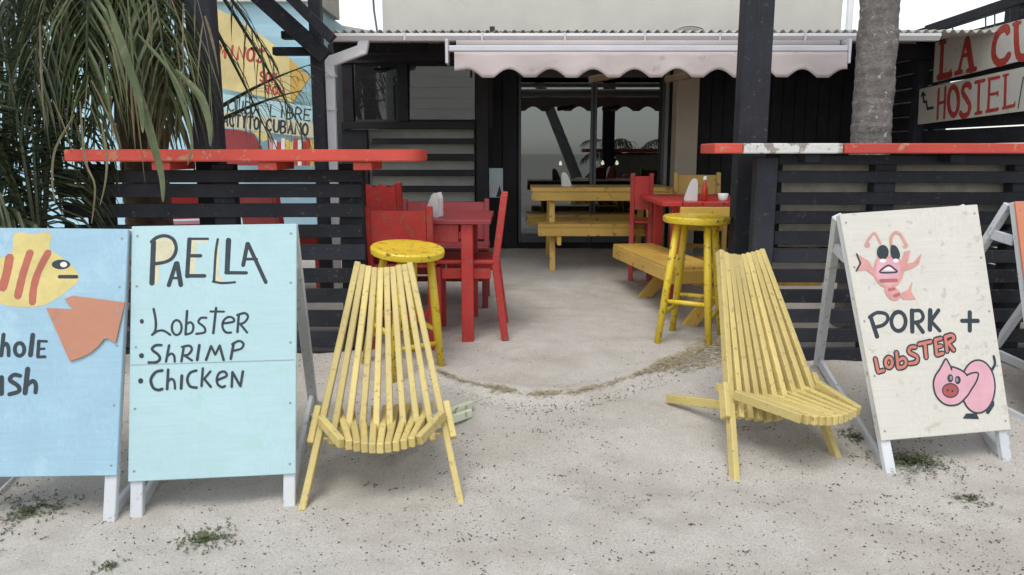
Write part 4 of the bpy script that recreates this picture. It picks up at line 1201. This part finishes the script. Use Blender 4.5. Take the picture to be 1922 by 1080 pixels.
# --- left palm: crown just above the picture, fronds hanging to the counter
rng = random.Random(5)
lp = thing('palm_tree', (-2.35, 5.0, gz(-2.35, 5.0)), 'large palm with long drooping fronds hanging over the left red counter', 'palm tree')
ctop = V((-2.40, 5.0, 2.75))
trunk(lp, (-2.35, 5.0, .1), ctop, .15, .13, 8, 'fibre')
def to_px(px, py, Y): return atY(px, py, Y)
hang = [  # (aim px, py, Y, length, mat)
    (40, -60, 4.2, 1.5, 'leaf_dk'), (120, -60, 4.1, 1.5, 'leaf'), (290, -50, 4.1, 1.35, 'leaf'), (350, -20, 4.3, 1.3, 'leaf'),
    (20, 40, 4.6, 1.6, 'leaf_dk'), (100, 60, 4.6, 1.5, 'leaf_dk'), (-60, 0, 4.8, 1.8, 'leaf_dk'), (330, 60, 4.6, 1.2, 'leaf_dry'),
    (260, 80, 4.4, 1.1, 'leaf'), (160, 30, 4.2, 1.4, 'leaf'), (0, -90, 5.2, 1.7, 'leaf_dk'), (90, -90, 5.6, 1.7, 'leaf_dk')]
for (ax, ay, Y, L, mt) in hang:
    aim = to_px(ax, ay, Y)
    frond(lp, ctop + V((rng.uniform(-.08, .08), rng.uniform(-.08, .08), rng.uniform(-.25, .05))), (aim - ctop) + V((0, 0, .35)), L, 1.6, 25, .66, .034, mt, rng, 1.6)
for k in range(7):
    a = R(200 + k * 33)
    frond(lp, ctop, V((math.cos(a) * .7, math.sin(a) * .7, 1.2)), 1.9, 1.8, 30, .6, .045, 'leaf', rng)
# dead brown skirt round the trunk
for k in range(12):
    a = R(k * 30); s = MB()
    for q in range(7):
        b = ctop + V((.14 * math.cos(a + q * .1), .14 * math.sin(a + q * .1), -.1 - .12 * q + rng.uniform(-.1, .1)))
        strip(s, b, V((math.cos(a) * .5, math.sin(a) * .5, -.9)), rng.uniform(.5, .95), rng.uniform(.03, .055), .8, V((0, 1, .2)), 4, rng.uniform(-1, 1))
    build('dead_leaf', s, M['leaf_dry' if k % 3 else 'fibre'], lp)
# fine dry strands caught in the crown
for k in range(46):
    px_, py_ = rng.uniform(60, 400), rng.uniform(-20, 190)
    b = to_px(px_, py_, rng.uniform(3.95, 4.6)); s = MB()
    strip(s, b, V((rng.uniform(-.2, .55), rng.uniform(-.2, .1), -.8)), rng.uniform(.25, .6), rng.uniform(.008, .018), .9, V((0, 1, .2)), 5, rng.uniform(-.8, .8))
    build('dry_strand', s, M['leaf_dry' if k % 2 else 'leaf'], lp)
# upright yellowish stalk
build('leaf_stalk', MB().tube([to_px(333, 130, 4.75), to_px(335, 40, 4.78), to_px(337, -60, 4.85)], [.02, .024, .026], 8), M['stalk'], lp, smooth=True)
# dry sparse fronds hanging across the painted boards
for (a, b, Y) in (((395, -40), (590, 250), 5.35), ((385, 20), (520, 260), 5.3), ((408, 205), (575, 100), 5.35), ((405, 230), (560, 150), 5.3), ((390, -60), (530, 120), 5.25)):
    p, q = to_px(*a, Y), to_px(*b, Y - .15)
    frond(lp, p, q - p, (q - p).length, .16, 13, .40, .014, 'leaf_olive', rng, 1.1, .12, .015, .35)
# --- young palm at the far left foot of the fence
rng = random.Random(9)
yb = atY(70, 430, 4.3); yb.z = gz(yb.x, yb.y)
yp = thing('young_palm', yb, 'dark young palm sprouting from the sand behind the fish board', 'palm tree')
build('stem', MB().tube([yb - V((0, 0, .1)), yb + V((0, 0, .25)), yb + V((0, 0, .5))], [.09, .08, .05], 10), M['fibre'], yp, smooth=True)
for k, (ax, ay, Y, L) in enumerate(((-60, 120, 4.2, 1.7), (10, 60, 4.3, 1.7), (60, 90, 4.35, 1.5), (95, 40, 4.5, 1.5), (-100, 260, 4.1, 1.3), (0, 260, 4.25, 1.2), (60, 240, 4.3, 1.2), (-40, 340, 4.0, .9), (30, 160, 4.6, 1.6), (-30, 200, 4.7, 1.6))):
    aim = to_px(ax, ay, Y)
    frond(yp, yb + V((0, 0, .45)), aim - yb - V((0, 0, .2)), L, .75, 26, .55, .042, 'leaf_dk', rng, 1.5, .2)
# long single straps falling over the counter front
for i, pts in enumerate(([(150, 190), (160, 300), (178, 350), (172, 420)], [(190, 230), (200, 290), (198, 340), (188, 385)], [(250, 130), (285, 260), (303, 330), (306, 380)], [(300, 90), (345, 200), (360, 270), (352, 310)], [(140, 215), (104, 280), (98, 340), (103, 380)], [(205, 10), (240, 120), (262, 190), (268, 250)], [(330, 130), (375, 180), (392, 230), (395, 275)], [(255, 60), (300, 110), (330, 150), (352, 200)])):
    P = smooth_line([to_px(x, y, 4.02 - .03 * j) for j, (x, y) in enumerate(pts)])
    mb = MB(); n = len(P)
    for j, p in enumerate(P):
        u = j / (n - 1); w = (.026 if i in (2, 5, 6) else .006 if i in (0, 1, 4) else .011) * (1 - u) ** .6 * min(1, .15 + u * 3.5) + .002
        mb.v += [p + V((w, 0, 0)), p + V((0, -w * .5, 0)), p - V((w, 0, 0))]
    for j in range(n - 1): mb.f += [(3 * j, 3 * j + 1, 3 * j + 4, 3 * j + 3), (3 * j + 1, 3 * j + 2, 3 * j + 5, 3 * j + 4)]
    build('leaflet', mb, M['leaf' if i in (2, 3, 5, 6, 7) else 'leaf_dry'], lp)
# --- palms on the beach behind the viewer (they show in the door glass)
rng = random.Random(21)
bp = thing('palm_tree', (1.95, -4.0, gz(1.95, -4)), 'leaning palm on the beach, mirrored in the door glass', 'palm tree')
trunk(bp, (2.0, -4.0, -.15), (.2, -4.6, 4.2), .15, .12, 4)
for k in range(12):
    a = R(k * 30)
    frond(bp, (.2, -4.6, 4.2), V((math.cos(a), math.sin(a), .7)), 2.0, 1.6, 26, .6, .05, 'leaf_dk', rng)
bq = thing('young_palm', (3.0, -3.5, gz(3, -3.5)), 'bushy low palm on the beach, mirrored in the door glass', 'palm tree')
build('stem', MB().tube([(3.0, -3.5, -.1), (3.0, -3.5, .9)], [.12, .08], 10), M['fibre'], bq)
for k in range(16):
    a = R(k * 23)
    frond(bq, (3.0, -3.5, .9), V((math.cos(a), math.sin(a), .6 + .8 * (k % 3))), 1.6, 1.3, 26, .5, .045, 'leaf_dk', rng)

# ============================================================ small growth and litter on the sand
def weeds(label, px, py, rad, n, seed, h=.05):
    rng = random.Random(seed)
    r = ray(px, py); c = CAM + r * (EYE / -r.z)
    for _ in range(4): c = CAM + r * ((gz(c.x, c.y) - EYE) / r.z)
    mb = MB()
    for i in range(n):
        a = rng.uniform(0, 6.283); q = rad * abs(rng.gauss(0, .5))
        x, y = c.x + q * math.cos(a) * 1.3, c.y + q * math.sin(a)
        if rng.random() > .75 + noise.noise(V((x * 22, y * 22, 5))): continue
        p = V((x, y, gz(x, y) + .001 + rng.random() * h * .35))
        for k in range(3):
            b = rng.uniform(0, 6.283)
            strip(mb, p, V((math.cos(b), math.sin(b), rng.uniform(.05, .8))), rng.uniform(.007, .019), rng.uniform(.004, .008), .8, seg=2)
    o = build('weed_patch', mb, M['weed'], None)
    tag(o, label, 'weeds', 'weed patches in the sand', 'stuff')
weeds('green weed patch growing under the pork and lobster board', 1712, 868, .14, 800, 1, .06)
weeds('small weed tuft in sand in front of the pork and lobster board', 1822, 938, .07, 130, 2, .02)
weeds('low weed patch on sand in front of the PAELLA board', 385, 1012, .11, 300, 3, .02)
weeds('grey-green weed patch under the fish board at left', 55, 962, .17, 420, 4, .02)
weeds('tiny weed tuft near the bottom edge below the PAELLA board', 208, 1063, .05, 90, 5, .02)
weeds('sparse weeds beside the right slat chair leg', 1605, 822, .09, 160, 6, .02)

rng = random.Random(33)
mb = MB(); cnt = 0
while cnt < 9000:
    y = 1.7 + 3.0 * rng.random() ** .9; x = rng.uniform(-.85, .85) * y * .95
    dens = .5 + .9 * noise.noise(V((x * 2.2, y * 2.2, 11)))
    if y > edge_y(x) + .05 and rng.random() < .72: continue
    if rng.random() > dens: continue
    s = rng.choice((.0010, .0012, .0014, .0016, .002, .002, .0026, .0034)) * (1.0 + .5 * rng.random()); a = rng.uniform(0, 6.28)
    c = V((x, y, gz(x, y) + s * .35)); u = V((math.cos(a), math.sin(a), rng.uniform(-.3, .3))) * s * 1.7; w = V((-math.sin(a), math.cos(a), rng.uniform(-.3, .3))) * s * .8
    mb.add([c - u, c - w * .9, c + u * .8, c + w, c + V((0, 0, s * .9))], [(0, 1, 4), (1, 2, 4), (2, 3, 4), (3, 0, 4)])
    cnt += 1
for i in range(420):      # tide line of crumbs below the sand step
    x = rng.uniform(-.45, 1.2); y = edge_y(x) - .02 - abs(rng.gauss(0, .05)); s = rng.uniform(.0015, .004); a = rng.uniform(0, 6.28)
    c = V((x, y, gz(x, y) + s * .4)); u = V((math.cos(a), math.sin(a), 0)) * s * 1.8; w = V((-math.sin(a), math.cos(a), .2)) * s
    mb.add([c - u, c - w * .9, c + u * .8, c + w, c + V((0, 0, s))], [(0, 1, 4), (1, 2, 4), (2, 3, 4), (3, 0, 4)])
for i in range(45):       # loose clumps
    y = rng.uniform(1.9, 3.6); x = rng.uniform(-.7, .7) * y; n_ = rng.randint(6, 16); r_ = rng.uniform(.012, .035)
    for k in range(n_):
        px_, py_ = x + rng.gauss(0, r_), y + rng.gauss(0, r_ * .5); s = rng.uniform(.0015, .0045); a = rng.uniform(0, 6.28)
        c = V((px_, py_, gz(px_, py_) + s * .4)); u = V((math.cos(a), math.sin(a), 0)) * s * 1.8; w = V((-math.sin(a), math.cos(a), .2)) * s
        mb.add([c - u, c - w * .9, c + u * .8, c + w, c + V((0, 0, s))], [(0, 1, 4), (1, 2, 4), (2, 3, 4), (3, 0, 4)])
tag(build('seaweed_litter', mb, M['seaweed']), 'dark crumbs of dried seaweed scattered over the pale sand', 'seaweed', kind='stuff')
mb = MB()
for i in range(3600):
    t = rng.random(); x = lerp(-.42, 1.42, t)
    if rng.random() < .45: x = lerp(.75, 1.42, rng.random())
    wid = (.011 + .085 * sstep((x - .7) / .5)) * (1 + .5 * noise.noise(V((x * 7, 0, 2))))
    if x < .8 and noise.noise(V((x * 9, 4, 1))) < rng.uniform(-.6, .3): continue
    y = edge_y(x) + .035 + rng.gauss(0, wid)
    a = rng.gauss(math.atan2(edge_y(x + .05) - edge_y(x - .05), .1), .7)
    L = rng.uniform(.012, .04) * (1 + 1.6 * rng.random() * sstep((x - .8) / .5))
    c = V((x, y, gz(x, y) + .002 + rng.random() * .010))
    u = V((math.cos(a), math.sin(a), rng.uniform(-.15, .2))) * L / 2; w = V((-math.sin(a), math.cos(a), .5)) * .0011
    mb.add([c - u - w, c - u + w, c + u + w, c + u - w], [(0, 1, 2, 3)])
tag(build('dry_straw', mb, M['straw']), 'curved line of dry straw along the sand step at the entrance', 'straw', kind='stuff')
